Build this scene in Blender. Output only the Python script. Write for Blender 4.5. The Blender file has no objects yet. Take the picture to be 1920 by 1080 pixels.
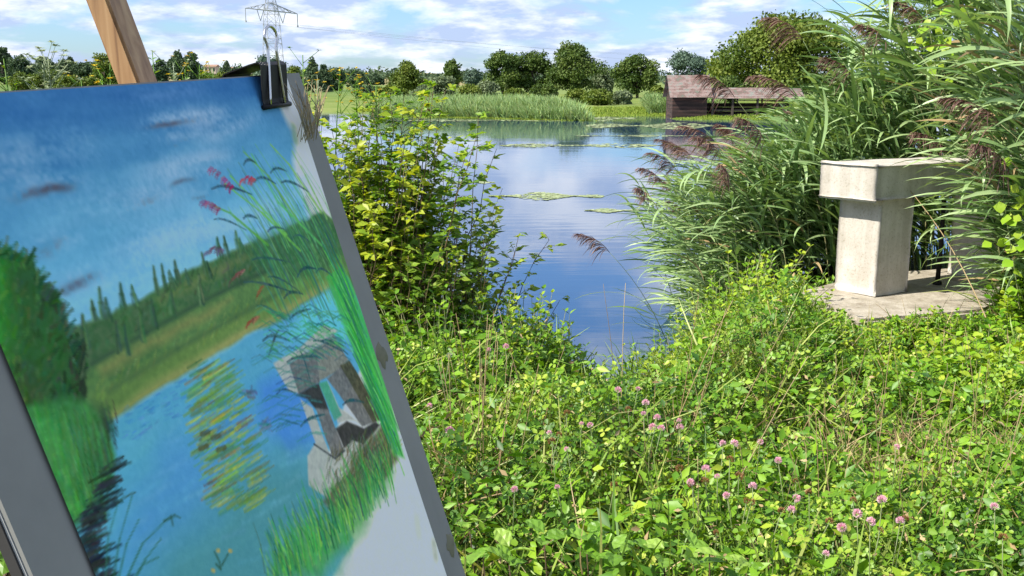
import bpy, bmesh, math, random
import numpy as np
from mathutils import Vector, Matrix

# ------------------------------------------------------------------ camera, sky, sun, exposure
sc = bpy.context.scene
COL = sc.collection
FPX = 1900.0                       # focal length in pixels of a 1920 wide frame
EYE = np.array([0.0, 0.0, 1.45])
PITCH = math.atan(390 / FPX)
cam_data = bpy.data.cameras.new("camera")
cam_data.sensor_width = 36.0
cam_data.lens = 36.0 * FPX / 1920.0
cam_data.clip_start = 0.05
cam_data.clip_end = 6000.0
cam = bpy.data.objects.new("camera", cam_data)
cam.location = EYE
cam.rotation_euler = (math.pi / 2 - PITCH, 0, 0)
COL.objects.link(cam)
sc.camera = cam

SUN_DIR = np.array([-0.93, -0.367, 1.0])          # towards the sun: left, slightly behind the viewer, 45 degrees up
SUN_DIR = SUN_DIR / np.linalg.norm(SUN_DIR)
SUN_EL = math.asin(SUN_DIR[2])
SUN_AZ = math.atan2(SUN_DIR[0], SUN_DIR[1])       # clockwise from +Y

world = bpy.data.worlds.new("World")
sc.world = world
world.use_nodes = True
wn, wl = world.node_tree.nodes, world.node_tree.links
wn.clear()


def N(nodes, kind, **kw):
    n = nodes.new(kind)
    for k, v in kw.items():
        setattr(n, k, v)
    return n


def mathn(nodes, links, op, a, b=None, clamp=False):
    n = nodes.new("ShaderNodeMath")
    n.operation = op
    n.use_clamp = clamp
    for i, x in enumerate((a, b)):
        if x is None:
            continue
        if isinstance(x, (int, float)):
            n.inputs[i].default_value = x
        else:
            links.new(x, n.inputs[i])
    return n.outputs[0]


sky = N(wn, "ShaderNodeTexSky", sky_type='NISHITA')
sky.sun_disc = False
sky.sun_elevation = SUN_EL
sky.sun_rotation = SUN_AZ
sky.altitude = 200
sky.air_density = 1.0
sky.dust_density = 0.6
sky.ozone_density = 1.6
SKY_STRENGTH = 0.10
geo_in = N(wn, "ShaderNodeTexCoord")
sep = N(wn, "ShaderNodeSeparateXYZ")
wl.new(geo_in.outputs["Generated"], sep.inputs[0])
zc = mathn(wn, wl, 'MAXIMUM', sep.outputs[2], 0.0)
zc = mathn(wn, wl, 'ADD', zc, 0.24)
cx = mathn(wn, wl, 'DIVIDE', sep.outputs[0], zc)
cy = mathn(wn, wl, 'DIVIDE', sep.outputs[1], zc)
comb = N(wn, "ShaderNodeCombineXYZ")
wl.new(cx, comb.inputs[0]); wl.new(cy, comb.inputs[1])
comb.inputs[2].default_value = 8.4
n1 = N(wn, "ShaderNodeTexNoise")
n1.inputs["Scale"].default_value = 2.3
n1.inputs["Detail"].default_value = 6.0
n1.inputs["Roughness"].default_value = 0.56
n1.inputs["Distortion"].default_value = 0.25
wl.new(comb.outputs[0], n1.inputs["Vector"])
cover = N(wn, "ShaderNodeValToRGB")
cover.color_ramp.elements[0].position = 0.37
cover.color_ramp.elements[1].position = 0.51
wl.new(n1.outputs["Fac"], cover.inputs[0])
n2 = N(wn, "ShaderNodeTexNoise")
n2.inputs["Scale"].default_value = 4.4
n2.inputs["Detail"].default_value = 5.0
n2.inputs["Roughness"].default_value = 0.6
wl.new(comb.outputs[0], n2.inputs["Vector"])
shade = N(wn, "ShaderNodeValToRGB")
shade.color_ramp.elements[0].position = 0.42
shade.color_ramp.elements[0].color = (0.33, 0.40, 0.58, 1)
shade.color_ramp.elements[1].position = 0.60
shade.color_ramp.elements[1].color = (0.68, 0.70, 0.76, 1)
wl.new(n2.outputs["Fac"], shade.inputs[0])
skymul = N(wn, "ShaderNodeMix", data_type='RGBA', blend_type='MULTIPLY')
skymul.inputs[0].default_value = 1.0
wl.new(sky.outputs[0], skymul.inputs[6])
skymul.inputs[7].default_value = (SKY_STRENGTH * 0.60, SKY_STRENGTH * 0.80, SKY_STRENGTH * 1.12, 1)
cmix = N(wn, "ShaderNodeMix", data_type='RGBA')
cf = mathn(wn, wl, 'MULTIPLY', cover.outputs[0], 0.86)
wl.new(cf, cmix.inputs[0])
wl.new(skymul.outputs[2], cmix.inputs[6])
wl.new(shade.outputs[0], cmix.inputs[7])
bg = N(wn, "ShaderNodeBackground")
bg.inputs["Strength"].default_value = 1.0
wl.new(cmix.outputs[2], bg.inputs["Color"])
wo = N(wn, "ShaderNodeOutputWorld")
wl.new(bg.outputs[0], wo.inputs[0])

sun_data = bpy.data.lights.new("sun", 'SUN')
sun_data.energy = 5.0
sun_data.angle = math.radians(0.53)
sun_data.color = (1.0, 0.95, 0.86)
sun = bpy.data.objects.new("sun", sun_data)
sun.rotation_euler = Vector(SUN_DIR).to_track_quat('Z', 'Y').to_euler()
COL.objects.link(sun)

sc.view_settings.view_transform = 'Standard'
sc.view_settings.look = 'None'
sc.view_settings.exposure = 0.77
sc.view_settings.gamma = 1.0
sc.view_settings.use_curve_mapping = False
sc.render.engine = 'CYCLES'
sc.cycles.use_denoising = True
sc.cycles.max_bounces = 5
sc.cycles.diffuse_bounces = 2
sc.cycles.glossy_bounces = 2
sc.cycles.adaptive_threshold = 0.02
sc.cycles.transparent_max_bounces = 8
sc.cycles.transmission_bounces = 4

# ------------------------------------------------------------------ helpers
rng = np.random.default_rng(7)
random.seed(7)
R_ = np.array([1.0, 0, 0])
F_ = np.array([0, math.cos(PITCH), -math.sin(PITCH)])
D_ = np.array([0, -math.sin(PITCH), -math.cos(PITCH)])


def ray(px, py):
    return (px - 960) / FPX * R_ + (py - 540) / FPX * D_ + F_


def at(px, py, Y):
    """Point of the place seen at photo position (px, py) that lies at distance Y."""
    q = ray(px, py)
    return EYE + q * (Y / q[1])


def on(px, py, z):
    """Point seen at (px, py) that lies at height z."""
    q = ray(px, py)
    return EYE + q * ((z - EYE[2]) / q[2])


def unit(v):
    v = np.asarray(v, float)
    return v / np.maximum(np.linalg.norm(v, axis=-1, keepdims=True), 1e-9)


def tag(o, label=None, cat=None, group=None, kind=None):
    if label: o["label"] = label
    if cat: o["category"] = cat
    if group: o["group"] = group
    if kind: o["kind"] = kind
    return o


def empty(name, loc=(0, 0, 0), label=None, cat=None, group=None):
    o = bpy.data.objects.new(name, None)
    o.location = loc
    o.empty_display_size = 0.05
    COL.objects.link(o)
    return tag(o, label, cat, group)


def link(name, me, parent=None, loc=None):
    o = bpy.data.objects.new(name, me)
    COL.objects.link(o)
    if parent is not None:
        o.parent = parent
        if loc is None:           # vertices are in world space: undo the parent's place (parents only carry a location)
            o.location = -Vector(parent.location)
    if loc is not None:
        o.location = loc
    return o


class Geo:
    """Collects triangles; build() makes ONE mesh."""
    def __init__(s):
        s.V, s.F, s.A, s.n = [], [], [], 0

    def add(s, V, F, rnd=0.5):
        V = np.asarray(V, np.float32).reshape(-1, 3)
        F = np.asarray(F, np.int64).reshape(-1, 3)
        s.V.append(V); s.F.append(F + s.n)
        a = np.broadcast_to(np.asarray(rnd, np.float32), (len(V),)) if np.ndim(rnd) == 0 else np.asarray(rnd, np.float32)
        s.A.append(a); s.n += len(V)

    def inst(s, pv, pf, pos, R, sc_, rnd):
        """copies of a small shape: pos (M,3), R (M,3,3), sc_ (M,) or (M,3), rnd (M,)"""
        pos = np.asarray(pos, float); M = len(pos)
        if M == 0: return
        sc_ = np.asarray(sc_, float)
        sc_ = sc_[:, None] * np.ones(3) if sc_.ndim == 1 else sc_
        lv = pv[None] * sc_[:, None, :]
        V = np.einsum('mij,mnj->mni', R, lv) + pos[:, None]
        F = pf[None] + (np.arange(M) * len(pv))[:, None, None]
        s.add(V.reshape(-1, 3), F.reshape(-1, 3), np.repeat(np.asarray(rnd, np.float32), len(pv)))

    def tube(s, pts, rad, sides=5, rnd=0.5):
        pts = np.asarray(pts, float); n = len(pts)
        rad = np.broadcast_to(np.asarray(rad, float), (n,))
        t = np.gradient(pts, axis=0); t = unit(t)
        up = np.where(np.abs(t[:, 2:3]) > 0.9, [[1.0, 0, 0]], [[0, 0, 1.0]])
        a = unit(np.cross(t, up)); b = np.cross(t, a)
        th = np.linspace(0, 2 * np.pi, sides, endpoint=False)
        ring = pts[:, None] + rad[:, None, None] * (np.cos(th)[None, :, None] * a[:, None] + np.sin(th)[None, :, None] * b[:, None])
        V = ring.reshape(-1, 3)
        F = []
        for i in range(n - 1):
            for j in range(sides):
                k = (j + 1) % sides
                p, q, r, w = i * sides + j, i * sides + k, (i + 1) * sides + k, (i + 1) * sides + j
                F += [(p, q, r), (p, r, w)]
        for j in range(1, sides - 1):
            F += [(0, j + 1, j), ((n - 1) * sides, (n - 1) * sides + j, (n - 1) * sides + j + 1)]
        s.add(V, F, rnd)

    def bar(s, a, b, w, rnd=0.5):
        s.tube([a, b], [w, w], 4, rnd)

    def box(s, c, size, ax=None, rnd=0.5):
        ax = np.eye(3) if ax is None else np.asarray(ax, float)      # rows = local axes
        h = np.asarray(size, float) / 2
        V = np.array([[x, y, z] for x in (-1, 1) for y in (-1, 1) for z in (-1, 1)], float) * h
        V = V @ ax + np.asarray(c, float)
        Q = [(0, 1, 3, 2), (4, 6, 7, 5), (0, 4, 5, 1), (2, 3, 7, 6), (0, 2, 6, 4), (1, 5, 7, 3)]
        F = []
        for q in Q: F += [(q[0], q[1], q[2]), (q[0], q[2], q[3])]
        s.add(V, F, rnd)

    def mesh(s, name, mat, smooth=False):
        V = np.concatenate(s.V); F = np.concatenate(s.F); A = np.concatenate(s.A)
        me = bpy.data.meshes.new(name)
        me.vertices.add(len(V)); me.vertices.foreach_set("co", V.astype(np.float32).ravel())
        me.loops.add(len(F) * 3); me.loops.foreach_set("vertex_index", F.astype(np.int32).ravel())
        me.polygons.add(len(F))
        me.polygons.foreach_set("loop_start", (np.arange(len(F)) * 3).astype(np.int32))
        me.polygons.foreach_set("loop_total", np.full(len(F), 3, np.int32))
        me.polygons.foreach_set("use_smooth", np.full(len(F), bool(smooth or (mat and mat.get("leaf")))))
        at_ = me.attributes.new("rnd", 'FLOAT', 'POINT'); at_.data.foreach_set("value", A.astype(np.float32))
        me.update(calc_edges=True)
        if mat: me.materials.append(mat)
        return me

    def build(s, name, mat, parent=None, smooth=False):
        return link(name, s.mesh(name, mat, smooth), parent)


def frames(axis, up):
    """rotation matrices whose columns are side, axis, normal"""
    axis = unit(axis); up = np.broadcast_to(np.asarray(up, float), axis.shape)
    side = np.cross(axis, up)
    bad = np.linalg.norm(side, axis=1) < 1e-4
    side[bad] = [1, 0, 0]
    side = unit(side); nrm = np.cross(side, axis)
    return np.stack([side, axis, nrm], axis=2)


def rand_dirs(n, zlo=-1, zhi=1, g=None):
    g = g or rng
    z = g.uniform(zlo, zhi, n); a = g.uniform(0, 2 * np.pi, n); r = np.sqrt(np.maximum(0, 1 - z * z))
    return np.stack([r * np.cos(a), r * np.sin(a), z], 1)


def wob(x, y, s=1.0, k=0.0):
    return (np.sin(x * 1.7 * s + 1.3 + k) * np.cos(y * 1.3 * s - 0.7 + k) + 0.6 * np.sin(x * 3.1 * s - y * 2.3 * s + 2.1 + k)
            + 0.4 * np.cos(x * 5.3 * s + y * 4.1 * s + k)) / 2.0


# ------------------------------------------------------------------ materials
def base_mat(name):
    m = bpy.data.materials.new(name); m.use_nodes = True
    nt = m.node_tree
    return m, nt.nodes, nt.links, nt.nodes["Principled BSDF"], nt.nodes["Material Output"]


def ramp(nodes, cols, pos=None):
    r = nodes.new("ShaderNodeValToRGB")
    e = r.color_ramp.elements
    n = len(cols)
    pos = pos or [i / (n - 1) for i in range(n)]
    while len(e) < n: e.new(0.5)
    for i in range(n):
        e[i].position = pos[i]; e[i].color = (*cols[i], 1)
    return r


def leaf_mat(name, cols, trans=0.35, rough=0.45, spec=0.35, tcol=(1.25, 1.15, 0.45)):
    m, n, l, b, out = base_mat(name)
    a = n.new("ShaderNodeAttribute"); a.attribute_name = "rnd"
    r = ramp(n, cols); l.new(a.outputs["Fac"], r.inputs[0])
    l.new(r.outputs[0], b.inputs["Base Color"])
    b.inputs["Roughness"].default_value = rough
    b.inputs["Specular IOR Level"].default_value = spec
    t = n.new("ShaderNodeBsdfTranslucent")
    mul = n.new("ShaderNodeMix"); mul.data_type = 'RGBA'; mul.blend_type = 'MULTIPLY'; mul.inputs[0].default_value = 1
    l.new(r.outputs[0], mul.inputs[6]); mul.inputs[7].default_value = (*tcol, 1)
    l.new(mul.outputs[2], t.inputs["Color"])
    mx = n.new("ShaderNodeMixShader"); mx.inputs[0].default_value = trans
    l.new(b.outputs[0], mx.inputs[1]); l.new(t.outputs[0], mx.inputs[2])
    l.new(mx.outputs[0], out.inputs["Surface"])
    m["leaf"] = 1
    return m


def noise_mat(name, cols, pos=None, scale=8.0, detail=6, rough=0.8, stretch=(1, 1, 1), bump=0.0, bscale=None, spec=0.3, coord="Object", metal=0.0, bdist=0.01):
    m, n, l, b, out = base_mat(name)
    tc = n.new("ShaderNodeTexCoord"); mp = n.new("ShaderNodeMapping")
    mp.inputs["Scale"].default_value = stretch
    l.new(tc.outputs[coord], mp.inputs[0])
    ns = n.new("ShaderNodeTexNoise"); ns.inputs["Scale"].default_value = scale; ns.inputs["Detail"].default_value = detail
    ns.inputs["Roughness"].default_value = 0.6
    l.new(mp.outputs[0], ns.inputs["Vector"])
    r = ramp(n, cols, pos); l.new(ns.outputs["Fac"], r.inputs[0]); l.new(r.outputs[0], b.inputs["Base Color"])
    b.inputs["Roughness"].default_value = rough
    b.inputs["Specular IOR Level"].default_value = spec
    b.inputs["Metallic"].default_value = metal
    if bump:
        n2_ = n.new("ShaderNodeTexNoise"); n2_.inputs["Scale"].default_value = bscale or scale * 4; n2_.inputs["Detail"].default_value = 5
        l.new(mp.outputs[0], n2_.inputs["Vector"])
        bp = n.new("ShaderNodeBump"); bp.inputs["Strength"].default_value = bump; bp.inputs["Distance"].default_value = bdist
        l.new(n2_.outputs["Fac"], bp.inputs["Height"]); l.new(bp.outputs[0], b.inputs["Normal"])
    return m


M_soil = noise_mat("soil_and_turf", [(0.03, 0.035, 0.012), (0.06, 0.075, 0.02), (0.10, 0.10, 0.045)], [0.3, 0.5, 0.72], scale=3, detail=10, rough=0.95, bump=0.6, bscale=30, bdist=0.03)
M_stone = noise_mat("weathered_limestone", [(0.39, 0.35, 0.29), (0.48, 0.44, 0.38), (0.55, 0.51, 0.455)], [0.25, 0.42, 0.62], scale=5.5, detail=12, rough=0.85, bump=0.35, bscale=60, bdist=0.004)
def weather(m, strength=0.55):
    """run stains down the faces, lichen spots and pitting on a stone material"""
    n, l = m.node_tree.nodes, m.node_tree.links
    b = n["Principled BSDF"]; src = b.inputs["Base Color"].links[0].from_socket
    tc = n.new("ShaderNodeTexCoord"); mp = n.new("ShaderNodeMapping"); mp.inputs["Scale"].default_value = (16, 16, 1.1); l.new(tc.outputs["Object"], mp.inputs[0])
    a = n.new("ShaderNodeTexNoise"); a.inputs["Scale"].default_value = 1.0; a.inputs["Detail"].default_value = 6; l.new(mp.outputs[0], a.inputs["Vector"])
    ra = ramp(n, [(0.50, 0.47, 0.40), (1, 1, 1)], [0.40, 0.60]); l.new(a.outputs["Fac"], ra.inputs[0])
    c = n.new("ShaderNodeTexNoise"); c.inputs["Scale"].default_value = 70; c.inputs["Detail"].default_value = 5; c.inputs["Roughness"].default_value = 0.7; l.new(tc.outputs["Object"], c.inputs["Vector"])
    rc = ramp(n, [(0.60, 0.57, 0.48), (1, 1, 1), (1, 1, 1), (1.08, 1.07, 1.0)], [0.30, 0.47, 0.58, 0.70]); l.new(c.outputs["Fac"], rc.inputs[0])
    m1 = n.new("ShaderNodeMix"); m1.data_type = 'RGBA'; m1.blend_type = 'MULTIPLY'; m1.inputs[0].default_value = strength; l.new(src, m1.inputs[6]); l.new(ra.outputs[0], m1.inputs[7])
    m2 = n.new("ShaderNodeMix"); m2.data_type = 'RGBA'; m2.blend_type = 'MULTIPLY'; m2.inputs[0].default_value = 0.8; l.new(m1.outputs[2], m2.inputs[6]); l.new(rc.outputs[0], m2.inputs[7])
    l.new(m2.outputs[2], b.inputs["Base Color"])


M_plate = noise_mat("weathered_plinth_stone", [(0.26, 0.22, 0.17), (0.38, 0.335, 0.265), (0.46, 0.415, 0.34)], [0.3, 0.46, 0.65], scale=7, detail=12, rough=0.9, bump=0.7, bscale=40, bdist=0.01)
weather(M_stone, 0.28); weather(M_plate, 0.3)
M_iron = noise_mat("dark_iron", [(0.012, 0.011, 0.01), (0.03, 0.025, 0.02)], scale=30, rough=0.7)
M_clover = leaf_mat("clover_leaf", [(0.025, 0.075, 0.006), (0.085, 0.20, 0.011), (0.20, 0.34, 0.022), (0.40, 0.45, 0.06)], 0.24, 0.45, 0.35)
M_grass = leaf_mat("grass_blade", [(0.06, 0.15, 0.015), (0.14, 0.26, 0.03), (0.27, 0.36, 0.06), (0.46, 0.44, 0.16)], 0.25)
M_straw = leaf_mat("dry_straw", [(0.20, 0.13, 0.06), (0.36, 0.26, 0.13), (0.50, 0.40, 0.22)], 0.15, 0.6, 0.2, (1, 1, 0.8))
M_herb = leaf_mat("herb_leaf", [(0.022, 0.08, 0.006), (0.09, 0.225, 0.010), (0.20, 0.37, 0.017), (0.37, 0.46, 0.035)], 0.28, 0.45, 0.35)
M_reed = leaf_mat("reed_leaf", [(0.075, 0.15, 0.04), (0.16, 0.27, 0.09), (0.26, 0.39, 0.155), (0.36, 0.48, 0.21)], 0.28, 0.38, 0.45, (1.2, 1.2, 0.5))
M_reedstem = leaf_mat("reed_stem", [(0.10, 0.15, 0.05), (0.20, 0.24, 0.09), (0.32, 0.28, 0.14)], 0.05)
M_plume = leaf_mat("reed_plume", [(0.08, 0.045, 0.038), (0.17, 0.10, 0.08), (0.30, 0.195, 0.15)], 0.35, 0.6, 0.2, (1.3, 0.9, 0.8))
M_shrub = leaf_mat("shrub_leaf", [(0.05, 0.11, 0.008), (0.11, 0.23, 0.012), (0.21, 0.36, 0.02), (0.40, 0.46, 0.03)], 0.42)
M_shrub2 = leaf_mat("shrub_dark_leaf", [(0.045, 0.10, 0.01), (0.11, 0.21, 0.018), (0.21, 0.34, 0.03), (0.38, 0.47, 0.05)], 0.42)
M_twig = leaf_mat("twig_bark", [(0.06, 0.04, 0.02), (0.13, 0.085, 0.045), (0.20, 0.16, 0.07)], 0.0, 0.7)
M_bramble = leaf_mat("bramble_leaf", [(0.12, 0.26, 0.02), (0.20, 0.36, 0.045), (0.32, 0.46, 0.08)], 0.35, 0.42, 0.4)
M_pink = leaf_mat("clover_petal", [(0.86, 0.74, 0.70), (0.88, 0.62, 0.66), (0.84, 0.46, 0.55)], 0.3, 0.6, 0.2, (1.1, 0.9, 1.0))
M_brownhead = leaf_mat("withered_petal", [(0.10, 0.05, 0.02), (0.22, 0.11, 0.04), (0.36, 0.20, 0.09)], 0.2, 0.7, 0.1, (1, 0.9, 0.7))
M_yellow = leaf_mat("yellow_petal", [(0.55, 0.36, 0.02), (0.72, 0.52, 0.03), (0.80, 0.66, 0.08)], 0.3, 0.6, 0.2, (1, 1, 0.6))
M_pale = leaf_mat("pale_seed_leaf", [(0.25, 0.32, 0.18), (0.38, 0.45, 0.28), (0.52, 0.56, 0.38)], 0.3, 0.6, 0.2, (1, 1, 0.8))
M_bark = noise_mat("tree_bark", [(0.05, 0.04, 0.03), (0.12, 0.10, 0.075)], scale=3, rough=0.95, stretch=(1, 1, 0.3))

# ------------------------------------------------------------------ the ground: one sheet with the pond basin in it
WATER = -0.65
POND = np.array([(-3.4, 6.6), (-1.3, 5.95), (-0.4, 5.7), (0.3, 5.35), (0.75, 5.2), (0.92, 5.5), (0.98, 6.4), (1.15, 7.4), (2.0, 8.8), (4.2, 9.9),
                 (8.5, 13), (15, 22), (22, 36), (24, 47), (19, 53.0), (13, 54.5), (9.4, 55.5), (8.4, 57.2), (7.9, 60), (6.6, 60.5), (6.0, 59), (5.2, 57),
                 (4.2, 54.0), (1.0, 54.5), (-3, 57.0), (-7, 61), (-12, 66), (-13.5, 60), (-11, 40), (-7.0, 20), (-5.0, 10.5)])


def pond_sd(x, y):
    """signed distance to the shoreline, negative inside the pond"""
    x = np.asarray(x, float); y = np.asarray(y, float)
    best = np.full(x.shape, 1e9); ins = np.zeros(x.shape, bool)
    n = len(POND)
    for i in range(n):
        ax, ay = POND[i]; bx, by = POND[(i + 1) % n]
        ex, ey = bx - ax, by - ay
        t = np.clip(((x - ax) * ex + (y - ay) * ey) / (ex * ex + ey * ey), 0, 1)
        best = np.minimum(best, np.hypot(x - ax - t * ex, y - ay - t * ey))
        c = ((ay > y) != (by > y)) & (x < (bx - ax) * (y - ay) / (by - ay + 1e-12) + ax)
        ins ^= c
    return np.where(ins, -best, best)


def sstep(a, b, x):
    t = np.clip((x - a) / (b - a), 0, 1)
    return t * t * (3 - 2 * t)


def ground_z(x, y):
    x = np.asarray(x, float); y = np.asarray(y, float)
    r = np.hypot(x, y)
    land = -0.42 * sstep(9, 30, r) + 0.03 * wob(x, y, 1.1) * sstep(0, 3, r)
    land = land + 3.0 * sstep(120, 420, y) * sstep(60, -160, x) + 5.5 * sstep(300, 900, y)
    land = land + 0.35 * wob(x, y, 0.05) * sstep(60, 120, r)
    s = pond_sd(x, y)
    w = 0.45 + 0.06 * np.minimum(r, 60)
    k = sstep(-w * 0.55, w, s)
    return (WATER - 0.55) * (1 - k) + land * k


def spaced(lo, hi, n, p):
    t = np.linspace(-1, 1, n); s_ = np.sinh(t * p) / np.sinh(p)
    return np.where(s_ < 0, -s_ * lo, s_ * hi)


gx = spaced(-1600, 1600, 210, 8.2)
gy = np.concatenate([np.linspace(-30, 0, 10, endpoint=False), np.geomspace(1, 2601, 250) - 1])
XX, YY = np.meshgrid(gx, gy)
ZZ = ground_z(XX, YY)
gm = Geo()
nx, ny = len(gx), len(gy)
idx = np.arange(nx * ny).reshape(ny, nx)
q = np.stack([idx[:-1, :-1], idx[:-1, 1:], idx[1:, 1:], idx[1:, :-1]], -1).reshape(-1, 4)
gm.add(np.stack([XX, YY, ZZ], -1).reshape(-1, 3), np.concatenate([q[:, [0, 1, 2]], q[:, [0, 2, 3]]]))

# turf near, mown and cropped fields far away
mg, n, l, b, out = base_mat("meadow_ground")
tc = n.new("ShaderNodeTexCoord")
sp = n.new("ShaderNodeSeparateXYZ"); l.new(tc.outputs["Object"], sp.inputs[0])
nf = n.new("ShaderNodeTexNoise"); nf.inputs["Scale"].default_value = 3.0; nf.inputs["Detail"].default_value = 10
l.new(tc.outputs["Object"], nf.inputs["Vector"])
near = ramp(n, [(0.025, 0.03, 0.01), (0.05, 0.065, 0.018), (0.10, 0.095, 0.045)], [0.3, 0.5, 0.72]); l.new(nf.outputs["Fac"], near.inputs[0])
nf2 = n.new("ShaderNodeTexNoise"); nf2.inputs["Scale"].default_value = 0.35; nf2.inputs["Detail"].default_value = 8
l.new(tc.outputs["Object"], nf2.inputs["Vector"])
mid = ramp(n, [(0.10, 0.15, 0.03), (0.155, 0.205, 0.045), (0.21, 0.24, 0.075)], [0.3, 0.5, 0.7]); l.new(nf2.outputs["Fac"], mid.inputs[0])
vor = n.new("ShaderNodeTexVoronoi"); vor.inputs["Scale"].default_value = 0.006
l.new(tc.outputs["Object"], vor.inputs["Vector"])
sepc = n.new("ShaderNodeSeparateColor"); l.new(vor.outputs["Color"], sepc.inputs[0])
fld = ramp(n, [(0.11, 0.17, 0.045), (0.16, 0.21, 0.06), (0.26, 0.22, 0.10), (0.12, 0.19, 0.05)]); fld.color_ramp.interpolation = 'CONSTANT'
l.new(sepc.outputs[0], fld.inputs[0])
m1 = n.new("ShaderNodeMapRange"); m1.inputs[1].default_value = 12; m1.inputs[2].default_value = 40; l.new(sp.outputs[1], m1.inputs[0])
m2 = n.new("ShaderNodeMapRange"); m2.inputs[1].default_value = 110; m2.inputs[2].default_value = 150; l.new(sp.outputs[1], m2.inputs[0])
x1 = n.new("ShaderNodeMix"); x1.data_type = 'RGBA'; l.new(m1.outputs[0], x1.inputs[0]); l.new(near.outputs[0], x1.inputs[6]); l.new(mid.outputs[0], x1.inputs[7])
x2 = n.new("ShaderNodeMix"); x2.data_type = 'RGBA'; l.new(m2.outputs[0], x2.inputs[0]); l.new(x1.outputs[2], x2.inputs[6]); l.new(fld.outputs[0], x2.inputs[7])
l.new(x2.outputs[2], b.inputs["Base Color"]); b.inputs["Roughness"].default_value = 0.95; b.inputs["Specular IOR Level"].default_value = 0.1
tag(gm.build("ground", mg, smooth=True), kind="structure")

# ------------------------------------------------------------------ pond water
mw, n, l, b, out = base_mat("pond_water")
b.inputs["Base Color"].default_value = (0.022, 0.055, 0.115, 1)
b.inputs["Roughness"].default_value = 0.03
b.inputs["IOR"].default_value = 1.9
b.inputs["Specular IOR Level"].default_value = 0.85
tc = n.new("ShaderNodeTexCoord"); mp = n.new("ShaderNodeMapping"); mp.inputs["Scale"].default_value = (0.55, 2.6, 1)
l.new(tc.outputs["Object"], mp.inputs[0])
w1 = n.new("ShaderNodeTexNoise"); w1.inputs["Scale"].default_value = 1.5; w1.inputs["Detail"].default_value = 4; l.new(mp.outputs[0], w1.inputs["Vector"])
# wind lanes: stretches of ruffled and of calm water
mp2 = n.new("ShaderNodeMapping"); mp2.inputs["Scale"].default_value = (0.04, 0.16, 1); l.new(tc.outputs["Object"], mp2.inputs[0])
w2 = n.new("ShaderNodeTexNoise"); w2.inputs["Scale"].default_value = 1.6; w2.inputs["Detail"].default_value = 3; l.new(mp2.outputs[0], w2.inputs["Vector"])
wr = ramp(n, [(0.25, 0.25, 0.25), (1, 1, 1)], [0.42, 0.62]); l.new(w2.outputs["Fac"], wr.inputs[0])
wm = mathn(n, l, 'MULTIPLY', w1.outputs["Fac"], wr.outputs[0])
bp = n.new("ShaderNodeBump"); bp.inputs["Strength"].default_value = 0.055; bp.inputs["Distance"].default_value = 0.05
l.new(wm, bp.inputs["Height"]); l.new(bp.outputs[0], b.inputs["Normal"])
wg = Geo()
wx = np.linspace(-18, 28, 24); wy = np.linspace(4.2, 78, 38)
WX, WY = np.meshgrid(wx, wy); idx = np.arange(WX.size).reshape(WX.shape)
q = np.stack([idx[:-1, :-1], idx[:-1, 1:], idx[1:, 1:], idx[1:, :-1]], -1).reshape(-1, 4)
wg.add(np.stack([WX, WY, np.full_like(WX, WATER)], -1).reshape(-1, 3), np.concatenate([q[:, [0, 1, 2]], q[:, [0, 2, 3]]]))
tag(wg.build("pond_water", mw, smooth=True), kind="structure")

# ------------------------------------------------------------------ leaf shapes (x side, y along, z normal)
LEAF_V = np.array([[0, 0, 0], [-.30, .38, .05], [0, .45, -.04], [.30, .38, .05], [-.19, .74, .01], [0, .76, -.06], [.19, .74, .01], [0, 1.0, -.14]])
LEAF_F = np.array([[0, 2, 1], [0, 3, 2], [1, 2, 5], [1, 5, 4], [2, 3, 6], [2, 6, 5], [4, 5, 7], [5, 6, 7]])
SMALL_V = np.array([[0, 0, 0], [-.27, .45, .04], [0, .5, -.03], [.27, .45, .04], [0, 1, -.1]])
SMALL_F = np.array([[0, 2, 1], [0, 3, 2], [1, 2, 4], [2, 3, 4]])
_t = []
_f = []
for k, a in enumerate((0.0, 2.1, -2.1)):
    c, s_ = math.cos(a), math.sin(a)
    pv = np.array([[0, .05, 0], [-.33, .50, .08], [-.24, .86, .06], [0, .92, .0], [.24, .86, .06], [.33, .50, .08]])
    pv = np.stack([pv[:, 0] * c - pv[:, 1] * s_, pv[:, 0] * s_ + pv[:, 1] * c, pv[:, 2] - 0.06 * pv[:, 1]], 1)
    _t.append(pv); _f.append(np.array([[0, 3, 2], [0, 2, 1], [0, 4, 3], [0, 5, 4]]) + 6 * k)
TRI_V = np.concatenate(_t); TRI_F = np.concatenate(_f)


def blade_shape(n=5, bend=0.5, w=0.02):
    t = np.linspace(0, 1, n)
    y = t * (1 - 0.15 * bend * t); z = t * 0
    yy = np.cumsum(np.concatenate([[0], np.cos(bend * t[1:] * 1.3)])) / (n - 1)
    zz = -np.cumsum(np.concatenate([[0], np.sin(bend * t[1:] * 1.3)])) / (n - 1)
    ww = w * (1 - t ** 2) + 0.0005
    V = np.concatenate([np.stack([-ww, yy, zz], 1), np.stack([ww, yy, zz], 1)])
    F = []
    for i in range(n - 1):
        F += [(i, n + i, n + i + 1), (i, n + i + 1, i + 1)]
    return V, np.array(F)


FARL_V = np.array([[0, 0, 0], [-.40, .5, .06], [.40, .5, .06], [0, 1, -.1]]); FARL_F = np.array([[0, 2, 1], [1, 2, 3]])


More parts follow.
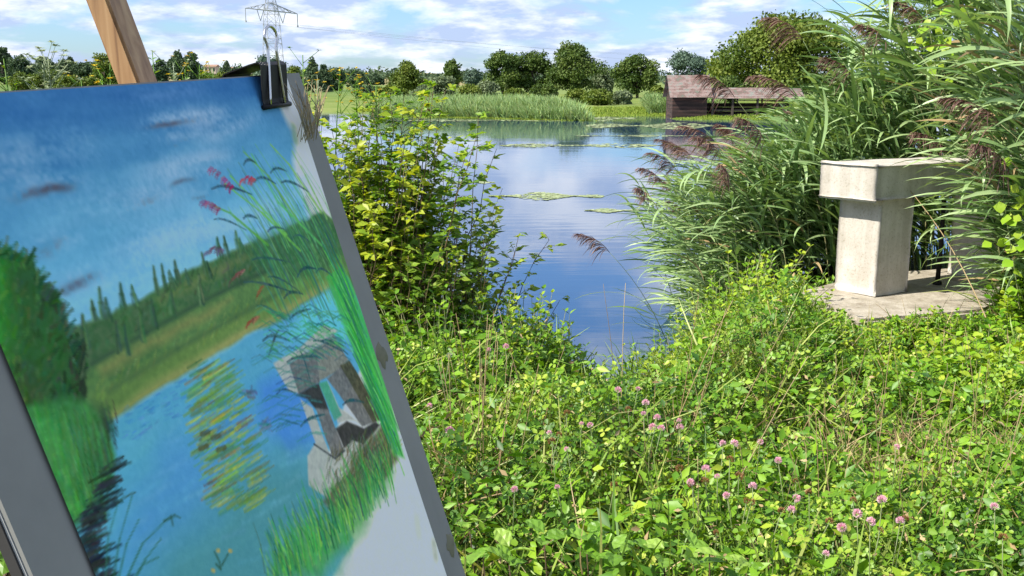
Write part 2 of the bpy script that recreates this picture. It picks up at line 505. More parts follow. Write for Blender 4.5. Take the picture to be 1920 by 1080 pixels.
# ------------------------------------------------------------------ trees
def tree(name, label, px, py_top, half_px, Y, mat, cat="tree", group=None, nleaf=None, squash=1.0, trunk=True, sil=None, lsize=None, low=0.12, seed=0):
    g = np.random.default_rng(1000 + seed + int(px) * 7)
    c0 = at(px, py_top, Y)
    x0 = c0[0]; zb = float(ground_z(x0, Y)); top = c0[2]
    H = top - zb; rad = half_px / FPX * Y * 1.12
    lsize = lsize or max(0.16, Y * 0.0017)
    nc = int(34 + 30 * squash)
    if sil is None: sil = lambda t: np.sqrt(np.maximum(0.02, 1 - (2 * t - 1) ** 2)) ** 0.75 * (1.05 - 0.25 * t)
    z0 = zb + H * low
    t = g.uniform(0.02, 0.98, nc) ** 0.9
    ang = g.uniform(0, 2 * np.pi, nc); rr = np.sqrt(g.uniform(0.15, 1, nc)) * 0.84
    prof = np.array([sil(v) for v in t])
    ph1, ph2 = g.uniform(0, 6.28, 2)
    prof = prof * (1 + 0.22 * np.sin(2 * ang + ph1 + 4 * t) + 0.16 * np.sin(3 * ang + ph2 - 5 * t)) * g.uniform(0.8, 1.12, nc)
    cc = np.stack([x0 + rad * prof * rr * np.cos(ang), Y + rad * prof * rr * np.sin(ang) * 0.9, z0 + (top - z0) * (t * 0.88 + 0.05) - 0.10 * H * g.uniform(0, 1, nc) * (t > 0.75)], 1)
    cr = rad * g.uniform(0.14, 0.38, nc) * (0.55 + 0.45 * prof)
    cr = np.minimum(cr, H * 0.22)
    nleaf = int((nleaf or 5200) * 1.8)
    k = g.choice(nc, nleaf, p=cr ** 2 / np.sum(cr ** 2))
    dirs = rand_dirs(nleaf, -0.75, 1, g)
    rad_l = cr[k] * g.uniform(0.3, 1.05, nleaf)
    pos = cc[k] + dirs * rad_l[:, None] * np.array([1, 1, 0.8])
    axis = unit(dirs + rand_dirs(nleaf, -1, 1, g) * 0.8 - np.array([0, 0, 0.4]))
    Rm = frames(axis, dirs + 0.3 * rand_dirs(nleaf, -1, 1, g))
    tone = g.uniform(0.1, 0.9, nc)
    th = empty(name, (x0, Y, zb), label, cat, group)
    cg = Geo()
    cg.inst(FARL_V, FARL_F, pos, Rm, lsize * g.uniform(0.7, 1.5, nleaf), np.clip(tone[k] * 0.6 + g.uniform(0, 0.45, nleaf), 0, 1))
    cg.build("crown", mat, th)
    tg = Geo()
    tr = max(0.08, H * 0.03)
    hz = zb + H * 0.72
    pts = np.array([[x0, Y, zb - 0.3], [x0 + .02 * H * g.normal(), Y, zb + H * 0.3], [x0 + .03 * H * g.normal(), Y, hz]])
    tg.tube(pts, [tr * 1.2, tr * 0.8, tr * 0.25], 7)
    for j in g.choice(nc, min(9, nc), replace=False):
        s0 = pts[1] + (pts[2] - pts[1]) * g.uniform(-0.3, 0.7)
        mid_ = (s0 + cc[j]) / 2 + np.array([0, 0, 0.06 * H])
        tg.tube([s0, mid_, cc[j]], [tr * 0.45, tr * 0.28, tr * 0.08], 5)
    tg.build("trunk", M_bark, th, smooth=True)
    return th


M_oak = leaf_mat("oak_foliage", [(0.022, 0.05, 0.010), (0.055, 0.10, 0.016), (0.10, 0.155, 0.028), (0.15, 0.19, 0.045)], 0.22, 0.6, 0.25, (1.1, 1.1, 0.5))
M_lime = leaf_mat("broadleaf_foliage", [(0.04, 0.075, 0.010), (0.085, 0.135, 0.016), (0.15, 0.20, 0.028), (0.20, 0.23, 0.04)], 0.25, 0.6, 0.25, (1.1, 1.1, 0.5))
M_willow = leaf_mat("willow_foliage", [(0.07, 0.10, 0.05), (0.13, 0.175, 0.085), (0.20, 0.25, 0.13), (0.25, 0.30, 0.17)], 0.25, 0.6, 0.25, (1.1, 1.1, 0.7))
M_far = leaf_mat("distant_foliage", [(0.035, 0.065, 0.035), (0.06, 0.10, 0.05), (0.095, 0.14, 0.07), (0.12, 0.17, 0.085)], 0.15, 0.7, 0.15, (1.1, 1.1, 0.7))
M_blue = leaf_mat("bluish_foliage", [(0.05, 0.085, 0.06), (0.085, 0.135, 0.095), (0.12, 0.18, 0.125), (0.16, 0.22, 0.15)], 0.15, 0.7, 0.15, (1.1, 1.1, 0.8))

cone = lambda t: max(0.12, (1 - t) ** 0.8 * 1.05)
tall = lambda t: max(0.15, math.sin(math.pi * (0.15 + 0.8 * t)) * 0.9)
FARG = "trees along the far bank"
tree("broad_tree", "mid green tree with pointed crown, left of the far reed bed", 762, 113, 33, 110, M_lime, group=FARG, nleaf=4500, sil=lambda t: max(0.15, (1 - t) ** 0.55), seed=1)
tree("bushy_tree", "low round grey-green bushy tree beside the slim tree", 826, 141, 30, 100, M_willow, group=FARG, nleaf=3500, low=0.02, seed=2)
tree("slim_tree", "slim tree with ragged narrow crown rising over round bush", 847, 103, 20, 120, M_oak, group=FARG, nleaf=2600, sil=tall, seed=3)
tree("small_tree", "small bluish tree standing in a sky gap left of big clump", 886, 126, 17, 150, M_blue, group=FARG, nleaf=1800, seed=4)
tree("oak_tree", "left tree of the big dark clump behind the reed bed", 943, 88, 34, 125, M_oak, group=FARG, nleaf=6000, low=0.04, seed=5)
tree("oak_tree", "middle tree of the big dark clump behind the reed bed", 1000, 90, 42, 128, M_oak, group=FARG, nleaf=7000, low=0.04, seed=6)
tree("oak_tree", "tallest, right-hand tree of the big dark clump", 1075, 76, 48, 126, M_oak, group=FARG, nleaf=8000, low=0.04, seed=7)
tree("willow_tree", "pale grey-green willow right of the big dark clump", 1130, 126, 24, 135, M_willow, group=FARG, nleaf=2600, low=0.05, seed=8)
tree("round_tree", "dark green tree standing alone left of the wooden hut", 1197, 96, 41, 105, M_oak, group=FARG, nleaf=6000, low=0.06, seed=9)
tree("ash_tree", "blue-green tree rising behind the hut roof", 1293, 88, 42, 130, M_blue, group=FARG, nleaf=5200, low=0.05, seed=10)
tree("chestnut_tree", "largest olive-green round tree behind the open shed", 1478, 22, 122, 92, M_lime, group=FARG, nleaf=16000, low=0.03, squash=2.2, lsize=0.25, seed=11)
BUSHG = "bushes along the far bank"
for i, (px, tp, hw, Y, m_, lab) in enumerate([
        (880, 158, 24, 92, M_lime, "light green bush left below the big dark clump"),
        (915, 152, 20, 96, M_willow, "greyish bush at the left foot of the big dark clump"),
        (965, 166, 24, 90, M_lime, "low bush under the left tree of the big dark clump"),
        (1020, 158, 26, 94, M_oak, "dark bush under the middle of the big clump"),
        (1085, 168, 26, 82, M_lime, "low rounded bush at the right end of the reed bed"),
        (1122, 167, 28, 78, M_lime, "widest rounded bush at the water inlet"),
        (1165, 171, 24, 80, M_willow, "olive bush below the lone tree left of the hut"),
        (735, 160, 28, 100, M_lime, "bush at the left end of the far reed bed"),
        (1235, 160, 20, 88, M_lime, "small bush peeping out left of the hut"),
        (790, 165, 24, 96, M_willow, "low bush under the pointed tree and the round one"),
        (1365, 140, 30, 80, M_oak, "dark bush behind the shed roof under the largest tree"),
        (690, 160, 30, 105, M_far, "dark bush beyond the yellow shrub tops")]):
    tree("bush", lab, px, tp, hw, Y, m_, "bush", BUSHG, 2200, low=-0.05, seed=40 + i)
LEFTG = "distant trees on the left horizon"
for i, (px, tp, hw, Y, m_, s_, lab) in enumerate([
        (2, 84, 16, 230, M_far, None, "dark tree cut by the left picture edge"),
        (32, 100, 22, 220, M_far, None, "round dark tree second from the left edge"),
        (76, 105, 22, 240, M_far, None, "third tree from the left, behind the silvery stalk"),
        (118, 110, 22, 260, M_far, None, "low tree right of the silvery stalk"),
        (131, 101, 6, 300, M_far, tall, "thin poplar tip above the low left trees"),
        (158, 115, 20, 250, M_far, None, "flat-topped tree left of the easel post"),
        (192, 95, 26, 170, M_lime, None, "brighter green tree touching the easel post on its left"),
        (300, 107, 16, 200, M_far, None, "small dark tree touching the easel post on its right"),
        (330, 88, 16, 190, M_far, tall, "left half of the twin-topped tree right of the post"),
        (355, 94, 18, 190, M_far, None, "right half of the twin-topped tree right of the post"),
        (424, 110, 7, 260, M_far, tall, "narrow tree between the distant houses"),
        (440, 122, 9, 250, M_far, None, "small round tree between two distant houses"),
        (498, 98, 30, 160, M_blue, None, "grey-green tree at the foot of the pylon"),
        (552, 122, 14, 170, M_lime, None, "low tree just right of the clip handle"),
        (585, 103, 20, 150, M_far, cone, "pointed dark tree right of the clip"),
        (606, 115, 14, 155, M_far, cone, "smaller pointed tree beside the pointed dark one"),
        (630, 126, 18, 170, M_far, None, "sloping low tree above the shrub top"),
        (665, 134, 20, 220, M_far, None, "low distant tree above the yellow shrub"),
        (700, 138, 18, 260, M_far, None, "last low distant tree before the pointed far-bank tree")]):
    tree("distant_tree", lab, px, tp, hw, Y, m_, "tree", LEFTG, 2400, sil=s_, low=0.0, seed=70 + i)
for i, (px, tp, hw, Y, lab) in enumerate([
        (40, 133, 26, 120, "low hedge bush at the left end below the dark trees"),
        (85, 128, 26, 115, "hedge bush behind the silvery stalk"),
        (125, 140, 24, 110, "low hedge bush right of the silvery stalk"),
        (165, 142, 22, 112, "hedge bush left of the easel post"),
        (390, 131, 18, 150, "hedge bush in front of the long low house"),
        (418, 133, 16, 150, "hedge bush between the distant houses"),
        (452, 133, 20, 150, "hedge bush in front of the house by the pylon")]):
    tree("hedge_bush", lab, px, tp, hw, Y, M_lime, "bush", "hedge bushes in the left field", 2200, low=-0.05, seed=110 + i)

# a wooded skyline far away that reads as one mass
wd = Geo()
g = np.random.default_rng(5)
nW = 60000
wx_ = g.uniform(-420, 380, nW); wy_ = g.uniform(420, 560, nW)
wh = 2.2 + 2.6 * wob(wx_, wy_, 0.03) + 1.2 * np.sin(wx_ * 0.21) + 0.7 * np.sin(wx_ * 0.63 + wy_ * .1)
wz = ground_z(wx_, wy_) + np.maximum(0.5, wh) * g.uniform(0.0, 1, nW) ** 1.15
dirs = rand_dirs(nW, -0.3, 1, g)
wd.inst(FARL_V, FARL_F, np.stack([wx_, wy_, wz], 1), frames(dirs + [0, 0, -.4], rand_dirs(nW, -1, 1, g)), g.uniform(0.9, 1.6, nW), g.uniform(0, 1, nW))
tag(wd.build("distant_woods", M_far), "long dark line of woods on the horizon", "woods", kind="stuff")

# ------------------------------------------------------------------ reed beds of the far bank (uncountable blades)
M_farreed = leaf_mat("far_reed", [(0.15, 0.26, 0.09), (0.23, 0.36, 0.13), (0.30, 0.43, 0.17), (0.38, 0.44, 0.19)], 0.3, 0.6, 0.2)
M_fargrass = leaf_mat("bank_grass", [(0.16, 0.26, 0.03), (0.24, 0.34, 0.045), (0.32, 0.38, 0.07)], 0.3, 0.6, 0.2)
BV, BF = blade_shape(4, 0.55, 0.028)


def reed_bed(name, label, cx_range, depth, n_, hgt, mat, seed):
    g = np.random.default_rng(seed)
    (xa, ya), (xb, yb) = cx_range
    t = g.uniform(0, 1, n_); dd = g.uniform(0, 1, n_) ** 1.3 * depth
    x = xa + (xb - xa) * t; y = ya + (yb - ya) * t + dd + 0.5 * wob(x * 1.3, x, 1.0)
    z = np.maximum(ground_z(x, y), WATER - 0.1)
    end = np.minimum(1, np.minimum(t, 1 - t) * 14 + 0.35)
    h = hgt * end * g.uniform(0.7, 1.15, n_) * (1 + 0.12 * wob(x, y, 0.9)) * (0.75 + 0.25 * np.minimum(1, dd / 1.2))
    ax = unit(np.stack([g.normal(-0.12, 0.16, n_), g.normal(0, 0.14, n_), np.ones(n_)], 1))
    up = unit(np.stack([g.normal(0.6, 0.7, n_), g.normal(-0.5, 0.7, n_), np.full(n_, .2)], 1))
    gg = Geo()
    gg.inst(BV, BF, np.stack([x, y, z], 1), frames(ax, up), np.stack([1.3 + 0 * h, h, h], 1), g.uniform(0, 1, n_))
    return tag(gg.build(name, mat), label, "reeds", kind="stuff")


reed_bed("reed_bed", "long light green reed bed on the far bank", ((-8.5, 61.5), (4.3, 53.2)), 5.0, 26000, 1.12, M_farreed, 11)
reed_bed("reed_bed", "small light green reed bed left of the wooden hut", ((8.3, 62), (12.5, 61)), 3.0, 7000, 1.15, M_farreed, 12)
reed_bed("bank_grass", "bright low grass fringe in front of the hut", ((8.7, 55.6), (17, 53.6)), 2.2, 9000, 0.22, M_fargrass, 13)
reed_bed("bank_grass", "bright grass round the head of the water inlet", ((3.9, 59.5), (9.5, 60.5)), 6.0, 9000, 0.26, M_fargrass, 15)
reed_bed("bank_grass", "low yellow-green sedge fringe along the reed bed's water edge", ((-7.5, 60), (4.6, 53.0)), 1.2, 7000, 0.28, M_fargrass, 14)

# floating weed: patches of tiny pads lying on the water
M_weed = leaf_mat("floating_weed", [(0.20, 0.26, 0.10), (0.28, 0.33, 0.14), (0.36, 0.40, 0.19)], 0.0, 0.5, 0.3)
PADV = np.array([[math.cos(a), math.sin(a), 0] for a in np.linspace(0, 2 * math.pi, 7)[:-1]]); PADF = np.array([[0, 1, 2], [0, 2, 3], [0, 3, 4], [0, 4, 5]])


def weed(label, px, py, hw, hh, n_, seed, size=0.045):
    g = np.random.default_rng(seed)
    u = g.uniform(-1, 1, n_); v = g.uniform(-1, 1, n_) * np.sqrt(np.maximum(0, 1 - u * u)) * (0.55 + 0.45 * np.sin(u * 5 + seed))
    a = on(px - hw, py, WATER); b_ = on(px + hw, py, WATER); c_ = on(px, py - hh, WATER); d_ = on(px, py + hh, WATER)
    ctr = (a + b_) / 2
    P = ctr + u[:, None] * (b_ - a) / 2 + v[:, None] * (c_ - d_) / 2
    P[:, 2] = WATER + 0.004 + g.uniform(0, 0.006, n_)
    keep_ = g.uniform(0, 1, n_) < 0.25 + 0.75 * (wob(P[:, 0] * 1.4, P[:, 1] * 0.8, 1.3, seed) > 0.05)
    P, u = P[keep_], u[keep_]; n_ = len(P)
    Rm = frames(np.stack([np.cos(u * 40), np.sin(u * 40), g.normal(0, .06, n_)], 1), [0, 0, 1.0])
    gg = Geo(); gg.inst(PADV, PADF, P, Rm, g.uniform(0.5, 1.4, n_) * size, g.uniform(0, 1, n_))
    tag(gg.build("floating_weed", M_weed), label, "water weed", kind="stuff")


weed("long pale weed streak across the middle of the pond", 1025, 368, 105, 8, 1500, 21)
weed("short weed streak towards the right reeds", 1155, 395, 55, 4, 500, 22)
weed("faint weed streak beside the left shrub", 885, 342, 40, 4, 300, 23)
weed("broad weed streak under the reflection of the big trees", 1090, 273, 150, 5, 1700, 24, 0.06)
weed("weed carpet in front of the inlet and the hut", 1230, 236, 130, 7, 3200, 25, 0.09)
weed("narrow weed line over the dark reflection", 1200, 255, 120, 2, 1000, 26, 0.06)
weed("weed carpet at the inlet mouth", 1130, 222, 60, 5, 1500, 27, 0.10)
weed("faint weed streak left of the dark reflection", 840, 264, 60, 2, 500, 28, 0.06)
weed("weed skirt along the far reed bed", 900, 226, 160, 2, 1500, 29, 0.09)

# ------------------------------------------------------------------ the wooden hut with its open shed on the far bank
M_plank = noise_mat("tarred_planks", [(0.022, 0.016, 0.014), (0.05, 0.033, 0.027), (0.13, 0.065, 0.05)], [0.3, 0.52, 0.75], scale=2.2, detail=9, rough=0.85, stretch=(0.4, 1, 3))
M_roof = noise_mat("mossy_red_tiles", [(0.14, 0.15, 0.115), (0.165, 0.105, 0.09), (0.25, 0.18, 0.16), (0.20, 0.205, 0.175)], [0.36, 0.46, 0.54, 0.64], scale=2.6, detail=10, rough=0.9, bump=0.4, bscale=14)
M_beam = noise_mat("grey_oak_beam", [(0.05, 0.04, 0.032), (0.11, 0.09, 0.07)], scale=4, rough=0.9)
HY = 57.0
k_ = HY / FPX
hx = lambda px: (px - 960) * k_ * 1.0
hz = lambda py: EYE[2] + (150 - py) * k_ * 1.0
hut = empty("wooden_hut", (hx(1290), HY, hz(222)), "dark plank hut with mossy red roof and long open shed on the far bank", "hut")
x0, x1 = hx(1256), hx(1320); zb, ze, zr = hz(224), hz(181), hz(142)
depth = 2.3
for i in range(6):                                     # front and side boarding, one board at a time
    za, zt = zb + (ze - zb) * i / 6, zb + (ze - zb) * (i + 1) / 6
    bg_ = Geo(); bg_.box(((x0 + x1) / 2, HY + 0.012 * (i % 2), (za + zt) / 2), (x1 - x0, 0.04, zt - za - 0.012), rnd=i / 6); bg_.build("plank", M_plank, hut)
    bg_ = Geo(); bg_.box((x1 - 0.02, HY + depth / 2 + 0.03, (za + zt) / 2), (0.04, depth - 0.06, zt - za - 0.012), rnd=i / 6); bg_.build("plank", M_plank, hut)
    bg_ = Geo(); bg_.box((x0 + 0.02, HY + depth / 2 + 0.03, (za + zt) / 2), (0.04, depth - 0.06, zt - za - 0.012), rnd=i / 6); bg_.build("plank", M_plank, hut)
bg_ = Geo(); bg_.box(((x0 + x1) / 2, HY + depth, (zb + ze) / 2), (x1 - x0, 0.05, ze - zb)); bg_.build("back_wall", M_plank, hut)
for xx in (x0 + 0.03, x1 - 0.03):                      # gable triangles
    gb = Geo(); gb.add([[xx, HY, ze], [xx, HY + depth, ze], [xx, HY + depth / 2, zr - 0.1]], [[0, 1, 2]]); gb.build("gable", M_plank, hut)


def tile_roof(name, xa, xb, ya, za, yb, zb_, rows, parent):
    """a pitch of overlapping tile courses"""
    gg = Geo()
    P0 = np.array([0, ya, za]); P1 = np.array([0, yb, zb_]); dv = P1 - P0; L_ = np.linalg.norm(dv); dv /= L_
    nv = np.array([0, -dv[2], dv[1]])
    if nv[2] < 0: nv = -nv
    for i in range(rows):
        c_ = P0 + dv * (L_ * (i + 0.5) / rows) + nv * (0.02 + 0.004 * (i % 2))
        tilt = unit(dv - nv * 0.045); nn = np.cross([1, 0, 0], tilt)
        ax = np.stack([[1, 0, 0], tilt, nn])
        gg.box(((xa + xb) / 2, c_[1], c_[2]), (xb - xa + 0.01 * (i % 2), L_ / rows * 1.12, 0.022), ax, rnd=(i * 0.37) % 1)
    return gg.build(name, M_roof, parent)


rf = tile_roof("roof", hx(1250), hx(1329), HY - 0.25, ze - 0.03, HY + depth / 2, zr, 14, hut)
tile_roof("roof", hx(1250), hx(1329), HY + depth + 0.25, ze - 0.03, HY + depth / 2, zr, 14, hut)
rg = Geo(); rg.box((hx(1289.5), HY + depth / 2, zr + 0.03), (hx(1330) - hx(1249), 0.16, 0.07)); rg.build("ridge", M_roof, rf)
xs0, xs1 = hx(1330), hx(1500)
tile_roof("shed_roof", xs0 + 0.02, xs1, HY - 0.05, hz(184), HY + 1.1, hz(165), 5, hut)
tile_roof("shed_roof", xs0 + 0.02, xs1, HY + 2.25, hz(184), HY + 1.1, hz(165), 5, hut)
for px in (1331, 1368, 1414, 1462, 1497):
    pg = Geo(); pg.box((hx(px), HY + 0.12, (hz(224) + hz(184)) / 2), (0.11, 0.11, hz(184) - hz(224))); po = pg.build("post", M_beam, hut)
    for sgn in (-1, 1):
        bz = Geo(); bz.bar((hx(px) + sgn * 0.03, HY + 0.12, hz(192)), (hx(px) + sgn * 0.3, HY + 0.12, hz(184.5)), 0.045); bz.build("brace", M_beam, po)
for py in (205, 214):
    pg = Geo(); pg.box(((xs0 + xs1) / 2, HY + 0.21, hz(py)), (xs1 - xs0, 0.05, 0.09)); pg.build("rail", M_beam, hut)
for i in range(4):
    pg = Geo(); pg.box(((xs0 + xs1) / 2, HY + 2.1, hz(224) + (hz(193) - hz(224)) * (i + 0.5) / 4), (xs1 - xs0, 0.04, (hz(193) - hz(224)) / 4 - 0.01)); pg.build("plank", M_plank, hut)
for px in (1345, 1391, 1438, 1485):
    pg = Geo(); pg.box((hx(px), HY + 2.1, (hz(193) + hz(183)) / 2), (0.08, 0.08, hz(183) - hz(193))); pg.build("stud", M_beam, hut)

# ------------------------------------------------------------------ distant houses
M_wall = noise_mat("pale_render", [(0.42, 0.36, 0.28), (0.55, 0.48, 0.40)], scale=0.5, rough=0.9)
M_tile2 = noise_mat("old_roof_tiles", [(0.26, 0.15, 0.10), (0.36, 0.24, 0.17)], scale=0.8, rough=0.9)
M_glass = noise_mat("dark_window", [(0.02, 0.025, 0.03), (0.05, 0.055, 0.06)], scale=1, rough=0.1)
for (pa, pb, ptop, peave, pbase, Y, lab) in [(386, 408, 121, 125, 135, 300, "long low pale house left among the distant trees"),
                                            (427, 438, 126, 130, 137, 290, "small house with reddish roof between distant trees"),
                                            (450, 469, 127, 130, 138, 280, "pale house just left of the pylon's tree")]:
    A = at(pa, peave, Y); B = at(pb, peave, Y); zt = at(pa, ptop, Y)[2]; zg = float(ground_z((A[0] + B[0]) / 2, Y)) - 0.2
    h = empty("house", ((A[0] + B[0]) / 2, Y, zg), lab, "house", "distant houses")
    w_ = B[0] - A[0]; xm = (A[0] + B[0]) / 2; ez = A[2]
    gg = Geo(); gg.box((xm, Y, (zg + ez) / 2), (w_, 4, ez - zg)); wall = gg.build("wall", M_wall, h)
    for i in range(3):
        gg = Geo(); gg.box((A[0] + w_ * (i + 0.5) / 3, Y - 2.02, ez - 0.85), (0.5, 0.08, 0.8)); gg.build("window", M_glass, h)
    gg = Geo()
    gg.add([[A[0] - .2, Y - 2.3, ez], [B[0] + .2, Y - 2.3, ez], [B[0] + .2, Y, zt], [A[0] - .2, Y, zt], [A[0] - .2, Y + 2.3, ez], [B[0] + .2, Y + 2.3, ez]],
           [[0, 1, 2], [0, 2, 3], [3, 2, 5], [3, 5, 4], [0, 3, 4], [1, 5, 2]])
    gg.build("roof", M_tile2, h)

# ------------------------------------------------------------------ electricity pylon and its lines
M_steel = noise_mat("galvanised_steel", [(0.30, 0.32, 0.34), (0.40, 0.42, 0.44)], scale=2, rough=0.6)
PY = 250.0
pk = PY / FPX
pyl = empty("pylon", (at(514, 150, PY)[0], PY, 0.0), "grey lattice electricity pylon behind the board on the left", "pylon")
pcx = at(514, 150, PY)[0]
pz = lambda py: at(514, py, PY)[2]
lev = [150, 128, 104, 82, 72, 47, 27, 16, 4, -14, -30]
hw_ = [2.3, 2.05, 1.85, 1.75, 1.65, 1.55, 1.35, 1.25, 1.0, 0.6, 0.15]
ca, sa = math.cos(0.55), math.sin(0.55)


def pcorner(i, c_):
    sx, sy = [(-1, -1), (1, -1), (1, 1), (-1, 1)][c_ % 4]
    x_, y_ = sx * hw_[i], sy * hw_[i]
    return np.array([pcx + x_ * ca - y_ * sa, PY + x_ * sa + y_ * ca, pz(lev[i])])


for c_ in range(4):
    gg = Geo()
    for i in range(len(lev) - 1): gg.bar(pcorner(i, c_), pcorner(i + 1, c_), 0.07)
    gg.build("leg", M_steel, pyl)
gg = Geo()
for i in range(len(lev) - 1):
    for c_ in range(4):
        gg.bar(pcorner(i, c_), pcorner(i + 1, c_ + 1), 0.032); gg.bar(pcorner(i, c_ + 1), pcorner(i + 1, c_), 0.032)
        gg.bar(pcorner(i + 1, c_), pcorner(i + 1, c_ + 1), 0.032)
gg.build("lattice", M_steel, pyl)
armd = np.array([ca, sa, 0.0])
tips = []
for sgn, tpx, tpy in ((-1, 473, 14), (1, 551, 27)):
    gg = Geo()
    root_lo = np.array([pcx, PY, pz(20)]); root_hi = np.array([pcx, PY, pz(5)])
    tip = root_lo + sgn * armd * 6.2 * (1.0 if sgn < 0 else 1.05); tip[2] = pz(17 if sgn < 0 else 24)
    for off in (-0.8, 0.8):
        o_ = np.array([-sa, ca, 0]) * off
        gg.bar(root_lo + o_, tip, 0.09); gg.bar(root_hi + o_ * 0.6, tip, 0.08)
        for t in (0.25, 0.5, 0.75):
            a_ = root_lo + o_ + (tip - root_lo - o_) * t; b_ = root_hi + o_ * .6 + (tip - root_hi - o_ * .6) * t
            gg.bar(a_, b_, 0.05)
            b2 = root_hi + o_ * .6 + (tip - root_hi - o_ * .6) * (t - 0.25); gg.bar(a_, b2, 0.05)
    gg.build("crossarm", M_steel, pyl)
    ig = Geo(); ig.tube([tip, tip - [0, 0, 1.2], tip - [0, 0, 3.0]], [0.10, 0.10, 0.10], 6); ig.tube([tip - [0, 0, 2.8], tip - [0, 0, 3.2]], [0.2, 0.2], 6)
    ig.build("insulator", M_steel, pyl)
    tips.append(tip - [0, 0, 3.2])
    for t in (0.45,):
        a_ = root_lo + (tip - root_lo) * (t + 0.1); b_ = root_lo + (tip - root_lo) * (t - 0.17); c2 = root_lo + (tip - root_lo) * (t - 0.02) - [0, 0, 2.6]
        ig = Geo(); ig.bar(a_, c2, 0.09); ig.bar(b_, c2, 0.09); ig.build("insulator", M_steel, pyl)
        if sgn < 0: tips.append(c2)
M_wire = noise_mat("aluminium_cable", [(0.25, 0.27, 0.30), (0.32, 0.34, 0.37)], scale=1, rough=0.6)
ends = [at(1700, 118, 620), at(1700, 108, 620), at(1700, 101, 620)]
for i, (tp, lab) in enumerate(zip([tips[2], tips[1], tips[0]], ["lowest thin power cable running right from the pylon", "middle thin power cable running right from the pylon", "uppermost thin power cable running right from the pylon"])):
    t = np.linspace(0, 1, 40)[:, None]
    pts = tp + (ends[i] - tp) * t; pts[:, 2] -= (4 * 5.0 * t * (1 - t))[:, 0]
    gg = Geo(); gg.tube(pts, 0.02, 4)
    tag(gg.build("power_cable", M_wire), lab, "cable", "power cables")

# ------------------------------------------------------------------ stone bench on its plinth
BU = np.array([-0.596, 0.803, 0]); BVv = np.array([0.875, 0.485, 0])       # across and along the bench
PC = on(1639, 556, 0.12)                                                  # near corner of the near pillar


def stone_block(name, mat, origin, lu, lv, z0, z1, parent, bevel=0.012, rough=0.004, seed=0, cuts=9, chamfer=None):
    bm = bmesh.new()
    bmesh.ops.create_cube(bm, size=1.0)
    for v in bm.verts:
        p = origin + BU * ((v.co.x + .5) * (lu[1] - lu[0]) + lu[0]) + BVv * ((v.co.y + .5) * (lv[1] - lv[0]) + lv[0])
        v.co = Vector((p[0], p[1], z0 + (v.co.z + .5) * (z1 - z0)))
    bmesh.ops.bevel(bm, geom=bm.edges[:], offset=bevel, segments=2, profile=0.6, affect='EDGES')
    bmesh.ops.subdivide_edges(bm, edges=bm.edges[:], cuts=cuts, use_grid_fill=True)
    from mathutils import noise
    for v in bm.verts:
        d = noise.noise_vector(v.co * 3.0 + Vector((seed, 0, 0))) * rough * 1.5 + noise.noise_vector(v.co * 14 + Vector((0, seed, 0))) * rough
        v.co += d
    bmesh.ops.recalc_face_normals(bm, faces=bm.faces[:])
    me = bpy.data.meshes.new(name); bm.to_mesh(me); bm.free()
    for p in me.polygons: p.use_smooth = True
    me.materials.append(mat)
    return link(name, me, parent)


bench = empty("stone_bench", tuple(PC), "thick pale stone bench of a slab on two square pillars", "bench")
zt = 0.12 + 0.615
stone_block("slab", M_stone, PC, (-0.05, 0.335), (-0.125, 1.52), zt, zt + 0.205, bench, 0.014, 0.004, 1)
stone_block("pillar", M_stone, PC, (0, 0.285), (0, 0.285), 0.122, zt - 0.003, bench, 0.010, 0.003, 2)
stone_block("pillar", M_stone, PC, (0, 0.285), (1.10, 1.385), 0.122, zt - 0.003, bench, 0.010, 0.003, 3)
PLINTH = np.array([(1.86, 6.42), (1.90, 5.98), (1.965, 5.58), (2.35, 5.70), (2.80, 5.86), (3.2, 6.2), (3.72, 6.9), (3.4, 7.3), (2.5, 6.98)])
bm = bmesh.new()
f_ = bm.faces.new([bm.verts.new((x_, y_, -0.06)) for x_, y_ in PLINTH])
ext = bmesh.ops.extrude_face_region(bm, geom=[f_])
for v_ in ext["geom"]:
    if isinstance(v_, bmesh.types.BMVert): v_.co.z = 0.119
bmesh.ops.bevel(bm, geom=[e for e in bm.edges if all(v_.co.z > 0.1 for v_ in e.verts)], offset=0.018, segments=2, affect='EDGES')
bmesh.ops.triangulate(bm, faces=bm.faces[:])
bmesh.ops.subdivide_edges(bm, edges=bm.edges[:], cuts=5, use_grid_fill=True)
bmesh.ops.triangulate(bm, faces=bm.faces[:])
from mathutils import noise as mnoise
for v_ in bm.verts:
    d_ = mnoise.noise_vector(v_.co * 4.0) * 0.016 + mnoise.noise_vector(v_.co * 17) * 0.006
    v_.co += Vector((d_.x, d_.y, min(d_.z * 0.4, 0.0015)))
bmesh.ops.recalc_face_normals(bm, faces=bm.faces[:])
pme = bpy.data.meshes.new("plinth"); bm.to_mesh(pme); bm.free(); pme.materials.append(M_plate)
plinth = link("plinth", pme)
tag(plinth, "flat cracked stone plinth under the stone bench", "plinth")
post = Geo()
pb = on(1757, 533, 0.12)
post.tube([pb, pb + [0.004, 0, 0.25], pb + [0, 0.004, 0.575]], [0.016, 0.014, 0.015], 7)
post.tube([pb + [0, 0, 0.0], pb + [0, 0, 0.02]], [0.03, 0.03], 8)
tag(post.build("iron_post", M_iron, smooth=True), "thin dark iron post under the slab between the two pillars", "post")

